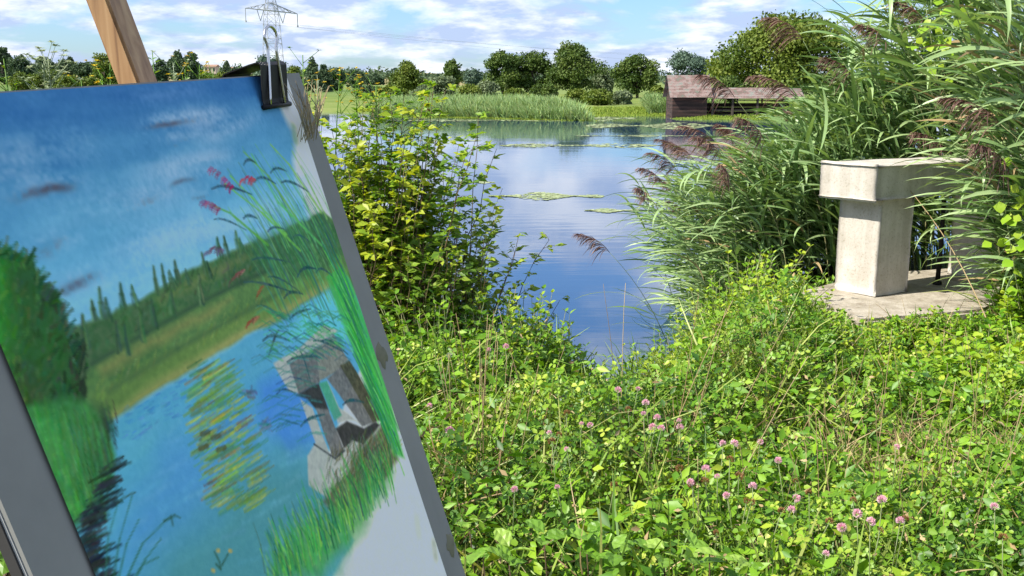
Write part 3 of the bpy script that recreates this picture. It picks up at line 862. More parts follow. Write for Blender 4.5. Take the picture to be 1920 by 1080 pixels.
# ------------------------------------------------------------------ easel, board, painting, clip
cam_M = np.array([R_, D_, F_]).T
r_c = unit(np.array([348.0, -450.0, 1900.0]))
d_c = np.array([3556.0, 10776.0, 1900.0]); d_c = unit(d_c - r_c * (d_c @ r_c))
BR, BD = cam_M @ r_c, cam_M @ d_c                      # along the board's width (away from the viewer) and down it
BN = np.cross(BD, BR)                                  # out of its face
ORG = EYE + cam_M @ (np.array([(533 - 960) / FPX, (141 - 540) / FPX, 1]) * 0.894)   # upper right corner of the paper


def bp_(u, v, w=0.0):
    return ORG + BR * u + BD * v + BN * w


def to_uv(px, py, w=0.0):
    q_ = ray(px, py); o_ = ORG + BN * w
    t = ((o_ - EYE) @ BN) / (q_ @ BN)
    p = EYE + q_ * t - ORG
    return p @ BR, p @ BD


def slab_uv(gg, quad, w0, w1, rnd=0.5):
    """quad of (u,v) corners extruded from depth w0 to w1"""
    V = [bp_(u, v, w0) for u, v in quad] + [bp_(u, v, w1) for u, v in quad]
    Q = [(3, 2, 1, 0), (4, 5, 6, 7), (1, 5, 4, 0), (2, 6, 5, 1), (3, 7, 6, 2), (0, 4, 7, 3)]
    F = []
    for q_ in Q: F += [(q_[0], q_[1], q_[2]), (q_[0], q_[2], q_[3])]
    gg.add(np.array(V), F, rnd)


PW, PH = 0.452, 0.64                                   # paper
M_board = noise_mat("grey_drawing_board", [(0.24, 0.24, 0.22), (0.27, 0.27, 0.247), (0.30, 0.30, 0.272)], [0.3, 0.5, 0.7], scale=9, detail=8, rough=0.95, bump=0.08, bscale=120, bdist=0.002, spec=0.05)
M_edge = noise_mat("pale_board_edge", [(0.30, 0.31, 0.30), (0.45, 0.45, 0.43)], scale=60, rough=0.8)
M_backing = noise_mat("dark_board_backing", [(0.03, 0.03, 0.03), (0.065, 0.06, 0.055)], scale=14, rough=0.75)
board = empty("drawing_board", tuple(bp_(-0.22, 0.68)), "large grey drawing board standing on the easel at left", "drawing board")
gg = Geo(); slab_uv(gg, [(-0.487, -0.0015), (0.038, -0.0015), (0.000, 0.67), (-0.492, 0.67)], -0.0008, -0.0032); gg.build("front_sheet", M_board, board)
gg = Geo(); slab_uv(gg, [(-0.4875, -0.0010), (0.0382, -0.0010), (0.0005, 0.6705), (-0.4925, 0.6705)], -0.0034, -0.0046); gg.build("edge_core", M_edge, board)
gg = Geo(); slab_uv(gg, [(-0.4885, 0.001), (0.036, 0.001), (-0.002, 0.668), (-0.4935, 0.668)], -0.0048, -0.0105); gg.build("backing", M_backing, board)
M_glue = noise_mat("dried_paint_blob", [(0.10, 0.11, 0.07), (0.26, 0.24, 0.15)], scale=90, rough=0.8)
for (px, py, ru, rv, sd) in ((717, 665, 0.012, 0.011, 1), (846, 1018, 0.012, 0.009, 2)):
    u0, v0 = to_uv(px, py); g = np.random.default_rng(sd)
    th = np.linspace(0, 2 * np.pi, 14, endpoint=False); rr = 1 + 0.3 * g.normal(size=14)
    V = [bp_(u0, v0, 0.0035)] + [bp_(u0 + ru * a * math.cos(t), v0 + rv * a * math.sin(t), -0.0006) for a, t in zip(rr, th)]
    gg = Geo(); gg.add(V, [(0, 1 + i, 1 + (i + 1) % 14) for i in range(14)]); gg.build("glue_blob", M_glue, board, smooth=True)
# ---- the pastel painting: pigment laid down stroke by stroke on the sheet's own grid
pg_ = np.random.default_rng(31)
PR, PCN = 520, 410
DV, DU = 0.505 / PR, PW / PCN
CAN = np.empty((PR, PCN, 3)); CAN[:] = (182, 183, 205)
rowi, coli = np.mgrid[0:PR, 0:PCN].astype(float)


def vnoise(sy, sx, oct_=3):
    out_ = np.zeros((PR, PCN)); amp = 1.0; tot = 0
    for o_ in range(oct_):
        h_, w_ = max(2, int(PR / sy) + 2), max(2, int(PCN / sx) + 2)
        gr = pg_.uniform(-1, 1, (h_, w_))
        y_ = np.linspace(0, h_ - 1.001, PR); x_ = np.linspace(0, w_ - 1.001, PCN)
        yi, xi = y_.astype(int), x_.astype(int); fy, fx = (y_ - yi)[:, None], (x_ - xi)[None]
        fy = fy * fy * (3 - 2 * fy); fx = fx * fx * (3 - 2 * fx)
        a_ = gr[yi][:, xi]; b2 = gr[yi][:, xi + 1]; c2 = gr[yi + 1][:, xi]; d2 = gr[yi + 1][:, xi + 1]
        out_ += amp * ((a_ * (1 - fx) + b2 * fx) * (1 - fy) + (c2 * (1 - fx) + d2 * fx) * fy)
        tot += amp; amp *= 0.5; sy /= 2; sx /= 2
    return out_ / tot


GRAIN = vnoise(3, 3, 2); WOBY = vnoise(22, 30, 3); WOBX = vnoise(30, 22, 3); STREAK = vnoise(12, 90, 3); VSTREAK = vnoise(60, 5, 3)


def cv(px, py):
    u, v = to_uv(px, py)
    return (u + PW) / DU, v / DV


def blend(mask, col):
    m_ = mask[..., None]
    CAN[:] = CAN * (1 - m_) + np.asarray(col, float) * m_ if np.ndim(col) == 1 else CAN * (1 - m_) + col * m_


def poly_mask(pts, wobble=3.0, soft=2.0):
    P = np.array([cv(*p) for p in pts])
    x = coli + WOBX * wobble; y = rowi + WOBY * wobble
    ins = np.zeros(x.shape, bool); dist = np.full(x.shape, 1e9)
    for i in range(len(P)):
        ax, ay = P[i]; bx, by = P[(i + 1) % len(P)]
        ins ^= ((ay > y) != (by > y)) & (x < (bx - ax) * (y - ay) / (by - ay + 1e-9) + ax)
        ex, ey = bx - ax, by - ay
        t = np.clip(((x - ax) * ex + (y - ay) * ey) / (ex * ex + ey * ey + 1e-9), 0, 1)
        dist = np.minimum(dist, np.hypot(x - ax - t * ex, y - ay - t * ey))
    return np.clip(np.where(ins, dist, -dist) / soft + 0.5, 0, 1)


def stroke(pts, w, col, alpha=0.8, taper=True, soft=1.0, raw=False):
    P = np.array(pts if raw else [cv(*p) for p in pts], float)
    w = w * (0.42 + 0.58 * min(1, max(0, P[0][0] / PCN)))
    for i in range(len(P) - 1):
        a_, b2 = P[i], P[i + 1]
        w_i = w * (1.0 if not taper else (1 - 0.75 * i / max(1, len(P) - 1)))
        x0_, x1_ = int(max(0, min(a_[0], b2[0]) - w_i - 2)), int(min(PCN, max(a_[0], b2[0]) + w_i + 3))
        y0_, y1_ = int(max(0, min(a_[1], b2[1]) - w_i - 2)), int(min(PR, max(a_[1], b2[1]) + w_i + 3))
        if x1_ <= x0_ or y1_ <= y0_: continue
        X_, Y_ = coli[y0_:y1_, x0_:x1_], rowi[y0_:y1_, x0_:x1_]
        e_ = b2 - a_; t = np.clip(((X_ - a_[0]) * e_[0] + (Y_ - a_[1]) * e_[1]) / (e_ @ e_ + 1e-9), 0, 1)
        d_ = np.hypot(X_ - a_[0] - t * e_[0], Y_ - a_[1] - t * e_[1])
        m_ = np.clip((w_i - d_) / soft + 0.5, 0, 1) * alpha * np.clip(0.85 + 0.5 * GRAIN[y0_:y1_, x0_:x1_], 0, 1)
        sub = CAN[y0_:y1_, x0_:x1_]
        sub[:] = sub * (1 - m_[..., None]) + np.asarray(col, float) * m_[..., None]


def jit(col, s_=10):
    return np.clip(np.array(col, float) + pg_.normal(0, s_, 3) + pg_.normal(0, s_), 5, 250)


# sky
vv_ = rowi / PR * 0.505 + 0.006 * WOBY
t_ = np.clip(vv_ / 0.13, 0, 1)
skyc = np.stack([np.interp(t_, [0, .35, .7, 1], c_) for c_ in ((36, 58, 80, 106), (92, 122, 150, 168), (170, 188, 210, 226))], -1)
skyc += (STREAK * 13)[..., None] * np.array([1, 1, .7]) + (WOBX * 5)[..., None]
blend(poly_mask([(-400, 100), (500, 120), (522, 200), (545, 250), (552, 330), (585, 420), (700, 560), (200, 800), (-400, 1000)], 6, 14), skyc)
def smudge(a_, b2, w, col, alpha, seed_n):
    """pigment rubbed with the finger: soft, uneven, no outline"""
    A_, B_ = np.array(cv(*a_)), np.array(cv(*b2)); e_ = B_ - A_; L_ = np.hypot(*e_); e_ = e_ / L_
    s_ = (coli - A_[0]) * e_[0] + (rowi - A_[1]) * e_[1]; d_ = -(coli - A_[0]) * e_[1] + (rowi - A_[1]) * e_[0]
    s_ = (s_ - L_ / 2) / (L_ / 2 * 1.15); d_ = (d_ + 2.2 * WOBX + 1.2 * np.roll(WOBY, seed_n * 23, 1)) / w
    m_ = np.exp(-d_ * d_ - s_ ** 4 * 1.2) * np.clip(0.45 + 0.9 * np.roll(STREAK, seed_n * 37, 0) + 0.45 * WOBY + .35 * GRAIN, 0, 1)
    blend(np.clip(m_ * alpha, 0, 1), col)


for (a_, b2, w_, c_, al) in [((290, 235), (400, 222), 6, (120, 150, 205), .45), ((400, 250), (455, 228), 5, (125, 155, 210), .4), ((10, 295), (140, 280), 8, (115, 150, 205), .35),
                             ((300, 320), (400, 298), 6, (120, 155, 210), .45), ((150, 390), (330, 360), 9, (115, 155, 212), .35), ((240, 470), (390, 420), 8, (120, 165, 222), .45),
                             ((190, 540), (330, 480), 7, (120, 168, 225), .4), ((400, 450), (480, 400), 8, (120, 165, 222), .35), ((0, 330), (60, 320), 7, (110, 140, 195), .35),
                             ((270, 180), (350, 172), 5, (70, 115, 190), .4), ((480, 420), (560, 350), 10, (118, 165, 220), .35)]:
    smudge((a_[0] - 25, a_[1] + 8), (b2[0] + 25, b2[1] - 8), w_ * 1.4, c_, al * 2.0, int(w_) + int(a_[0]) % 7)
for (a_, b2, w_) in [((285, 240), (375, 223), 2.4), ((310, 274), (350, 262), 2.2), ((22, 372), (125, 350), 3.2), ((235, 392), (290, 374), 2.6), ((50, 488), (115, 460), 4), ((110, 548), (178, 522), 3.4), ((320, 348), (360, 336), 2), ((355, 374), (395, 360), 2)]:
    smudge((a_[0], a_[1] - 14), (b2[0] + 30, b2[1] - 14), w_ * 1.6, (128, 158, 212), .8, int(a_[0]) % 5)
    smudge(a_, b2, w_ * .85, (66, 72, 104), 1.1, int(a_[1]) % 9)

# hill, bank
blend(poly_mask([(130, 610), (200, 585), (255, 560), (330, 520), (400, 485), (470, 460), (540, 428), (606, 400), (680, 470), (720, 560), (493, 616), (210, 786), (100, 800)], 5, 3), np.stack([70 + 14 * STREAK + 8 * GRAIN, 108 + 12 * STREAK + 8 * GRAIN, 66 + 8 * STREAK], -1))
blend(0.8 * poly_mask([(130, 612), (255, 562), (330, 522), (400, 487), (470, 462), (540, 430), (606, 404), (650, 450), (520, 500), (377, 560), (167, 680), (140, 690)], 5, 5), np.stack([50 + 12 * GRAIN, 88 + 14 * WOBX, 62 + 8 * GRAIN], -1))
blend(0.6 * poly_mask([(180, 690), (330, 610), (430, 560), (400, 590), (260, 665), (190, 705)], 4, 8), (138, 122, 78))
blend(0.55 * poly_mask([(290, 560), (400, 500), (470, 480), (400, 520), (300, 570)], 4, 7), (112, 116, 72))
blend(0.7 * poly_mask([(200, 775), (330, 690), (480, 605), (640, 505), (650, 520), (493, 616), (210, 786)], 3, 5), (150, 142, 92))
blend(0.5 * poly_mask([(170, 740), (330, 655), (500, 565), (640, 480), (640, 510), (480, 605), (210, 775)], 4, 6), (98, 124, 62))
for k_i in range(90):
    t = pg_.uniform(0, 1); x_ = 175 + 320 * t; y_ = 735 - 175 * t + pg_.uniform(-10, 25)
    stroke([(x_, y_), (x_ + 4, y_ - 12)], 0.8, jit((120, 140, 70), 14), .35)
stroke([(167, 684), (270, 625), (377, 566), (450, 530), (530, 495)], 3.5, (38, 66, 56), .8, False, 3)
stroke([(200, 735), (330, 655), (440, 595), (530, 545)], 3.0, (48, 80, 60), .7, False, 4)
for (x_, y0_, y1_, w_) in [(168, 562, 600, 3), (182, 540, 598, 3.4), (194, 560, 600, 3), (222, 532, 575, 3), (243, 535, 573, 3), (285, 500, 550, 3.2), (300, 494, 545, 3), (313, 508, 540, 2.6), (325, 488, 530, 3.4), (376, 474, 512, 3.4), (386, 490, 520, 2.6),
                           (405, 445, 485, 2.8), (418, 440, 480, 2.8), (440, 432, 470, 3), (448, 445, 470, 2.4), (480, 440, 462, 2.4), (150, 590, 650, 4), (345, 505, 530, 2), (213, 600, 660, 3.4), (230, 610, 665, 3.2), (280, 560, 610, 3.8), (318, 545, 590, 3.4), (370, 515, 568, 3.2), (258, 590, 640, 3)]:
    for k_i in range(7):
        xo = pg_.normal(0, 3.2); c_ = jit((36, 70, 58), 9) if pg_.random() < .7 else jit((82, 118, 78), 8)
        stroke([(x_ + 8 + xo, y1_ + pg_.normal(0, 3)), (x_ + 3 + xo * .7, (y0_ + y1_) / 2), (x_ + xo * .2, y0_ + pg_.uniform(0, 6))], w_ * .55, c_, .6, True, 1.6)
for k_i in range(260):
    t = pg_.uniform(0, 1); x_ = 150 + 490 * t; y_ = 612 - 225 * t + pg_.uniform(0, 60) * (1 - .2 * t)
    stroke([(x_, y_), (x_ + pg_.normal(2, 4), y_ - pg_.uniform(4, 12))], 1.4, jit((48, 84, 60), 12), .4)

# water
wat = poly_mask([(205, 790), (493, 617), (650, 520), (705, 640), (640, 760), (600, 900), (660, 1010), (560, 1200), (60, 1300), (100, 900)], 3, 4)
tx = np.clip((coli / PCN - .1) / .8, 0, 1)
watc = np.stack([66 + 10 * STREAK + 0 * tx, 146 + 10 * STREAK - 6 * tx, 196 + 8 * WOBX + 12 * tx], -1)
blend(wat, watc)
blend(.75 * poly_mask([(215, 1000), (300, 850), (430, 760), (520, 760), (480, 860), (380, 960), (260, 1100)], 8, 30), (58, 126, 206))
blend(.9 * poly_mask([(480, 720), (540, 690), (575, 740), (590, 830), (545, 860), (490, 800)], 6, 14), (52, 116, 216))
blend(.75 * poly_mask([(450, 880), (560, 850), (620, 930), (640, 1040), (480, 1200), (240, 1200), (300, 1050)], 8, 40), (58, 122, 142))
blend(.8 * poly_mask([(590, 560), (645, 520), (690, 610), (640, 640), (560, 640), (540, 620)], 4, 10), (78, 178, 216))
for k_i in range(70):
    x_ = pg_.uniform(225, 360); y_ = 905 - .55 * x_ + pg_.uniform(-10, 60)
    stroke([(x_, y_), (x_ + pg_.uniform(5, 14), y_ - pg_.uniform(3, 8))], .9, jit((46, 112, 190), 10), .55)
for k_i in range(70):
    x_ = pg_.uniform(225, 560); y_ = pg_.uniform(780, 1060)
    stroke([(x_, y_), (x_ + pg_.uniform(20, 50), y_ - pg_.uniform(10, 28))], 2.5, jit((90, 160, 212), 10), .16, False, 3)
# weed and its reflection
for k_i in range(330):
    t = pg_.uniform(0, 1); cx_ = np.interp(t, [0, .35, .7, 1], [400, 410, 440, 450]); hw2 = np.interp(t, [0, .35, .7, 1], [35, 55, 55, 45]); y_ = 680 + 270 * t
    x_ = cx_ + pg_.uniform(-1, 1) * hw2
    c_ = [(120, 150, 60), (88, 130, 66), (66, 128, 100), (112, 88, 62), (160, 160, 60), (60, 104, 76)][pg_.choice(6, p=[.26, .22, .2, .1, .12, .1])]
    ln = pg_.uniform(8, 30)
    stroke([(x_ - ln, y_ + ln * .62), (x_, y_), (x_ + ln * .6, y_ - ln * .42)], pg_.uniform(.8, 1.8), jit(c_, 10), .62)
for (x_, y_) in [(375, 815), (395, 822), (405, 845), (372, 842)]:
    stroke([(x_, y_), (x_ + 14, y_ - 5)], 3, (62, 62, 46), .7)
for k_i in range(12): stroke([(460 + pg_.normal(0, 8), 735 + pg_.normal(0, 6)), (470 + pg_.normal(0, 6), 742 + pg_.normal(0, 5))], 1.5, jit((70, 86, 122), 15), .6)
for k_i in range(14): stroke([(488 + pg_.normal(0, 6), 800 + pg_.normal(0, 6)), (500 + pg_.normal(0, 5), 796 + pg_.normal(0, 6))], 1.2, jit((84, 100, 140), 20), .6)

# tree on the left and the reeds under it
blend(poly_mask([(-60, 470), (0, 462), (35, 478), (62, 482), (75, 540), (108, 560), (118, 600), (135, 640), (152, 690), (155, 745), (90, 790), (-60, 790)], 8, 3), np.stack([34 + 14 * WOBX, 74 + 26 * WOBY, 44 + 8 * GRAIN], -1))
blend(.9 * poly_mask([(-60, 470), (0, 490), (12, 560), (20, 640), (40, 760), (-60, 790)], 8, 16), (34, 136, 42))
for k_i in range(520):
    x_ = pg_.uniform(-30, 150); y_ = pg_.uniform(480, 780)
    if y_ < 478 + max(0, (x_ - 20)) * 1.25: continue
    f_ = np.clip((x_ + 20) / 150, 0, 1)
    c_ = jit((34 + 10 * (1 - f_), 112 - 66 * f_, 40), 15)
    stroke([(x_, y_), (x_ + pg_.normal(2, 5), y_ - pg_.uniform(5, 18))], pg_.uniform(1, 2.6), c_, .5)
for k_i in range(40): stroke([(150 + pg_.normal(0, 4), 640 + k_i * 2.7), (153 + pg_.normal(0, 4), 655 + k_i * 2.7)], 1.8, (26, 40, 34), .5)
blend(.9 * poly_mask([(30, 760), (150, 745), (200, 780), (218, 850), (205, 900), (165, 960), (140, 1000), (90, 900)], 5, 5), np.stack([44 + 10 * VSTREAK, 112 + 20 * VSTREAK, 62 + 8 * GRAIN], -1))
for k_i in range(420):
    t = pg_.uniform(0, 1); y_ = 790 + 190 * t; x_ = pg_.uniform(60 + 70 * t, 222 - 20 * t)
    f_ = np.clip((x_ - 90 - 50 * t) / 100, 0, 1)
    stroke([(x_, y_), (x_ - 3, y_ - 16), (x_ - 9, y_ - pg_.uniform(26, 48))], 1.2, jit((52 - 14 * f_, 138 - 72 * f_, 60 - 10 * f_), 14), .55)
for k_i in range(210):
    t = pg_.uniform(0, 1) ** .8; y_ = 850 + 240 * t; x_ = np.interp(t, [0, .3, .6, 1], [212, 200, 165, 185]) + pg_.normal(0, 13); ln = pg_.uniform(8, 28)
    stroke([(x_ - ln * .7, y_ + ln * .3), (x_ + ln * .8, y_ - ln * .45)], pg_.uniform(.7, 2.0), jit((26, 38, 44), 9), .75)

# stone bench
bz_ = lambda x_, y_: (500 + x_ / 3.177, 560 + y_ / 3.177)
light, grey, dark = np.stack([152 + 8 * GRAIN, 155 + 8 * GRAIN, 168 + 8 * GRAIN], -1), np.stack([94 + 14 * GRAIN, 94 + 14 * GRAIN, 106 + 14 * GRAIN], -1), np.stack([44 + 8 * GRAIN, 44 + 8 * GRAIN, 50 + 8 * GRAIN], -1)
for pts, c_ in [([(30, 390), (190, 290), (330, 160), (420, 190), (310, 280), (230, 320), (120, 390), (185, 570), (120, 550)], light),
                ([(230, 940), (280, 860), (380, 950), (450, 905), (500, 850), (560, 870), (430, 1040), (370, 1200), (240, 1120)], light),
                ([(190, 600), (260, 650), (375, 950), (285, 880), (235, 740)], light),
                ([(350, 480), (420, 640), (560, 760), (620, 740), (470, 720), (410, 740)], light),
                ([(310, 280), (390, 215), (480, 370), (430, 420), (300, 490), (290, 340), (220, 330)], np.stack([112 + 14 * GRAIN, 112 + 12 * GRAIN, 116 + 12 * GRAIN], -1)),
                ([(120, 390), (215, 325), (292, 335), (305, 500), (180, 575)], grey),
                ([(350, 470), (435, 405), (625, 745), (560, 765)], grey),
                ([(430, 405), (485, 370), (700, 720), (625, 745)], np.stack([62 + 14 * GRAIN, 62 + 14 * GRAIN, 50 + 10 * GRAIN], -1)),
                ([(165, 578), (300, 505), (360, 670), (280, 660), (230, 600)], dark),
                ([(280, 655), (355, 660), (452, 912), (385, 952)], grey),
                ([(300, 502), (350, 488), (436, 690), (392, 728)], np.stack([58 + 8 * GRAIN, 140 + 20 * STREAK, 128 + 8 * GRAIN], -1)),
                ([(400, 775), (465, 728), (570, 775), (640, 738), (668, 755), (570, 870), (500, 848), (450, 895)], dark)]:
    blend(.95 * poly_mask([bz_(*p) for p in pts], 1.5, 2), c_)
tuft = poly_mask([bz_(560, 870), bz_(690, 745), (745, 860), (720, 900), (640, 980), (600, 940), bz_(430, 1060)], 4, 6)
blend(.9 * tuft, np.stack([84 + 22 * GRAIN + 10 * VSTREAK, 90 + 22 * GRAIN + 10 * VSTREAK, 70 + 16 * GRAIN], -1))
for k_i in range(260):
    t = pg_.uniform(0, 1); x_ = 620 + 110 * t + pg_.normal(0, 12); y_ = pg_.uniform(850, 930) - 40 * t
    stroke([(x_, y_), (x_ + pg_.normal(4, 4), y_ - pg_.uniform(8, 24))], .9, jit((70, 80, 52), 16), .5)
stroke([bz_(270, 870), bz_(395, 955), bz_(455, 905)], 1.2, (40, 48, 60), .85, False)

# right hand grass and reeds
band = poly_mask([(605, 430), (640, 500), (690, 610), (730, 740), (757, 860), (735, 850), (690, 740), (640, 600), (590, 470)], 3, 5)
blend(.85 * band * (rowi > cv(640, 500)[1]), np.stack([48 + 12 * VSTREAK, 158 + 26 * VSTREAK, 70 + 10 * GRAIN], -1))
blend(.8 * poly_mask([(470, 450), (606, 402), (640, 470), (620, 510), (540, 520), (480, 500)], 5, 10), np.stack([46 + 10 * GRAIN, 92 + 16 * VSTREAK, 66 + 8 * GRAIN], -1))
for k_i in range(150):
    t = pg_.uniform(0, 1); x_ = 645 + 105 * t + pg_.normal(0, 7); y_ = 540 + 320 * t
    ln = pg_.uniform(40, 110)
    stroke([(x_, y_), (x_ - ln * .22, y_ - ln * .55), (x_ - ln * .46, y_ - ln)], 1.3, jit([(40, 150, 62), (84, 190, 80), (30, 110, 72), (38, 96, 120)][pg_.choice(4, p=[.45, .25, .2, .1])], 10), .7)
for k_i in range(120):
    bx_ = pg_.uniform(520, 640); by_ = pg_.uniform(430, 620); ln = pg_.uniform(70, 210)
    c_ = jit([(44, 110, 84), (70, 140, 92), (36, 84, 106), (86, 160, 90)][pg_.choice(4)], 10)
    stroke([(bx_, by_), (bx_ - ln * .2, by_ - ln * .45), (bx_ - ln * .5, by_ - ln * .92)], .9, c_, .6)
for (pts) in [[(560, 420), (500, 330), (455, 285)], [(600, 400), (540, 310), (505, 272)], [(560, 470), (490, 400), (420, 345)], [(500, 460), (430, 400), (395, 385)], [(610, 410), (570, 330), (545, 285)], [(535, 440), (470, 370), (430, 330)], [(600, 460), (520, 380), (470, 290)]]:
    stroke(pts, 1.6, jit((90, 160, 78), 10), .9, True)
for pts in [[(395, 355), (435, 358), (470, 365)], [(455, 310), (480, 312), (478, 306)], [(505, 325), (535, 322)], [(475, 342), (500, 340), (515, 345)], [(525, 343), (555, 345), (575, 360)], [(455, 410), (480, 410)], [(400, 412), (440, 425), (460, 432)], [(500, 435), (530, 430)], [(545, 448), (570, 446), (580, 455)], [(470, 488), (500, 480), (540, 492)], [(500, 520), (545, 535), (560, 548)], [(455, 530), (500, 535), (550, 550)], [(555, 520), (570, 508), (590, 505)], [(590, 512), (605, 510), (620, 518)], [(530, 560), (545, 550), (565, 552)], [(480, 575), (510, 580), (530, 600)], [(540, 600), (555, 580), (580, 580)], [(585, 640), (610, 650), (640, 660)], [(535, 680), (560, 670), (592, 670)], [(600, 640), (630, 645), (650, 665)], [(560, 660), (580, 720)], [(515, 740), (535, 745), (550, 738)], [(560, 800), (580, 780), (605, 778)], [(640, 760), (665, 752), (680, 755)], [(520, 620), (505, 650), (500, 670)], [(490, 640), (520, 630), (540, 640)]]:
    a_, e_ = np.array(pts[0], float), np.array(pts[-1], float); s2 = np.linspace(0, 1, 7)[:, None]; bow = pg_.uniform(5, 11)
    cur = a_ + (e_ - a_) * s2 + np.array([0, -1]) * bow * np.sin(np.pi * s2 ** .7); wd_ = pg_.uniform(.9, 1.5)
    for i_s in range(6): stroke([tuple(cur[i_s]), tuple(cur[i_s + 1])], wd_ * (1.25 - abs(i_s - 2.2) * .24), jit((28, 66, 84), 6), .85, False)
for k_i in range(130):
    x_ = pg_.uniform(500, 660); y_ = pg_.uniform(585, 680); a_ = pg_.normal(-.6, .6); ln = pg_.uniform(18, 46)
    stroke([(x_, y_), (x_ - ln * .5, y_ - ln * .3), (x_ - ln * math.cos(a_), y_ + ln * .25 * math.sin(a_))], .8, jit([(34, 124, 92), (28, 84, 112), (58, 150, 90)][pg_.choice(3)], 10), .6)
for k_i in range(44):
    x_ = pg_.uniform(500, 590); y_ = pg_.uniform(640, 820); ln = pg_.uniform(12, 40)
    stroke([(x_ + 20, y_), (x_, y_ - 4), (x_ - ln, y_ + ln * .4)], .8, jit((34, 100, 110), 12), .55)
# seed heads
for (pts, c_) in [([(438, 352), (425, 338), (410, 322), (392, 312)], (150, 40, 92)), ([(478, 338), (466, 330), (452, 338)], (176, 44, 70)), ([(412, 392), (395, 380), (370, 374)], (134, 40, 96)), ([(460, 505), (447, 510), (430, 528)], (104, 62, 66)), ([(500, 532), (490, 538), (484, 550)], (118, 78, 62)), ([(484, 594), (474, 596), (462, 608)], (130, 72, 60)), ([(420, 470), (402, 462), (385, 474)], (92, 70, 112))]:
    for k_i in range(16):
        j_ = pg_.integers(0, len(pts) - 1); t = pg_.uniform(0, 1); p0 = np.array(pts[j_]) * (1 - t) + np.array(pts[j_ + 1]) * t
        stroke([tuple(p0), tuple(p0 + [-5, 3 + pg_.uniform(0, 4)]), tuple(p0 + [-7, 9 + pg_.uniform(0, 5)])], .9, jit(c_, 12), .7)
# bottom grass and small plants
blend(.8 * poly_mask([(500, 1090), (560, 1010), (620, 960), (700, 910), (735, 890), (700, 950), (640, 1040), (600, 1100)], 8, 18), np.stack([64 + 12 * GRAIN, 142 + 20 * VSTREAK, 74 + 8 * GRAIN], -1))
for k_i in range(300):
    t = pg_.uniform(0, 1); x_ = 520 + 215 * t + pg_.normal(0, 10); y_ = 1090 - 190 * t + pg_.uniform(-30, 30); ln = pg_.uniform(35, 95)
    stroke([(x_, y_), (x_ - 8, y_ - ln * .55), (x_ - 22, y_ - ln)], 1.2, jit([(50, 150, 66), (30, 104, 76), (110, 170, 70), (28, 80, 72)][pg_.choice(4, p=[.4, .25, .2, .15])], 10), .65)
for pts in [[(195, 1085), (200, 1010), (218, 945)], [(210, 1085), (222, 1010), (245, 930)], [(220, 1085), (235, 1020), (258, 975)], [(235, 1085), (265, 1020), (310, 975), (330, 968)], [(250, 1090), (270, 1050), (300, 1010)], [(245, 1090), (265, 1060), (295, 1045)]]:
    stroke(pts, 1.5, (34, 92, 84), .85)
for pts in [[(305, 978), (325, 966), (336, 972)], [(318, 968), (322, 985)], [(400, 1035), (410, 1055), (412, 1070)], [(425, 1040), (414, 1060)], [(403, 1058), (412, 1068)]]:
    stroke(pts, 1.4, (30, 70, 60), .85)
for (x_, y_) in [(405, 1032), (428, 1033), (396, 1070)]: stroke([(x_, y_), (x_ + 3, y_ + 1)], 2.2, (196, 150, 60), .9)
# smudges on the bare paper
for (x_, y_, w_, al) in [(812, 1030, 5, .5), (780, 985, 6, .18), (548, 250, 4, .6)]: stroke([(x_, y_ - 10), (x_ + 3, y_ + 14)], w_, (96, 140, 120) if y_ < 400 else (120, 132, 120), al, False, 5)
for k_i in range(160):                                   # ragged outline of the left tree
    t = pg_.uniform(0, 1); x_ = np.interp(t, [0, .3, .45, .7, 1], [-30, 50, 78, 115, 155]); y_ = np.interp(t, [0, .3, .45, .7, 1], [466, 484, 540, 585, 700])
    stroke([(x_ - 6, y_ + 10), (x_ + pg_.normal(4, 7), y_ + pg_.normal(-6, 8))], pg_.uniform(.8, 2.4), jit((32, 82 - 20 * t, 46), 12), .7)
CAN[:] = CAN * 0.90 + CAN.mean(axis=2, keepdims=True) * 0.10 + 4
CAN[:] = np.clip(CAN + (GRAIN * 4.5)[..., None], 4, 250)

lin = lambda c_: np.where(c_ / 255 <= 0.04045, c_ / 255 / 12.92, ((c_ / 255 + 0.055) / 1.055) ** 2.4)
ALB = np.clip(lin(CAN) / lin(np.array([168.0, 174.0, 206.0])) * np.array([0.85, 0.85, 0.84]), 0.004, 0.90)   # pigment reflectance relative to the white sheet
vs = np.concatenate([np.arange(PR) * DV, [0.53, 0.60, PH]])
us = -PW + np.arange(PCN + 1) * DU
UU, VV = np.meshgrid(us, vs)
right = -0.074 * VV                                     # the sheet is trimmed slightly out of square
UW = -PW + (UU + PW) * (PW + right) / PW - 0.008 * VV
bulge = 0.0012 + 0.0007 * np.sin(UU * 14 + 1) * np.cos(VV * 9) + 0.004 * np.clip((VV - .4), 0, 1) * 0
PTS = ORG + UW[..., None] * BR + VV[..., None] * BD + bulge[..., None] * BN
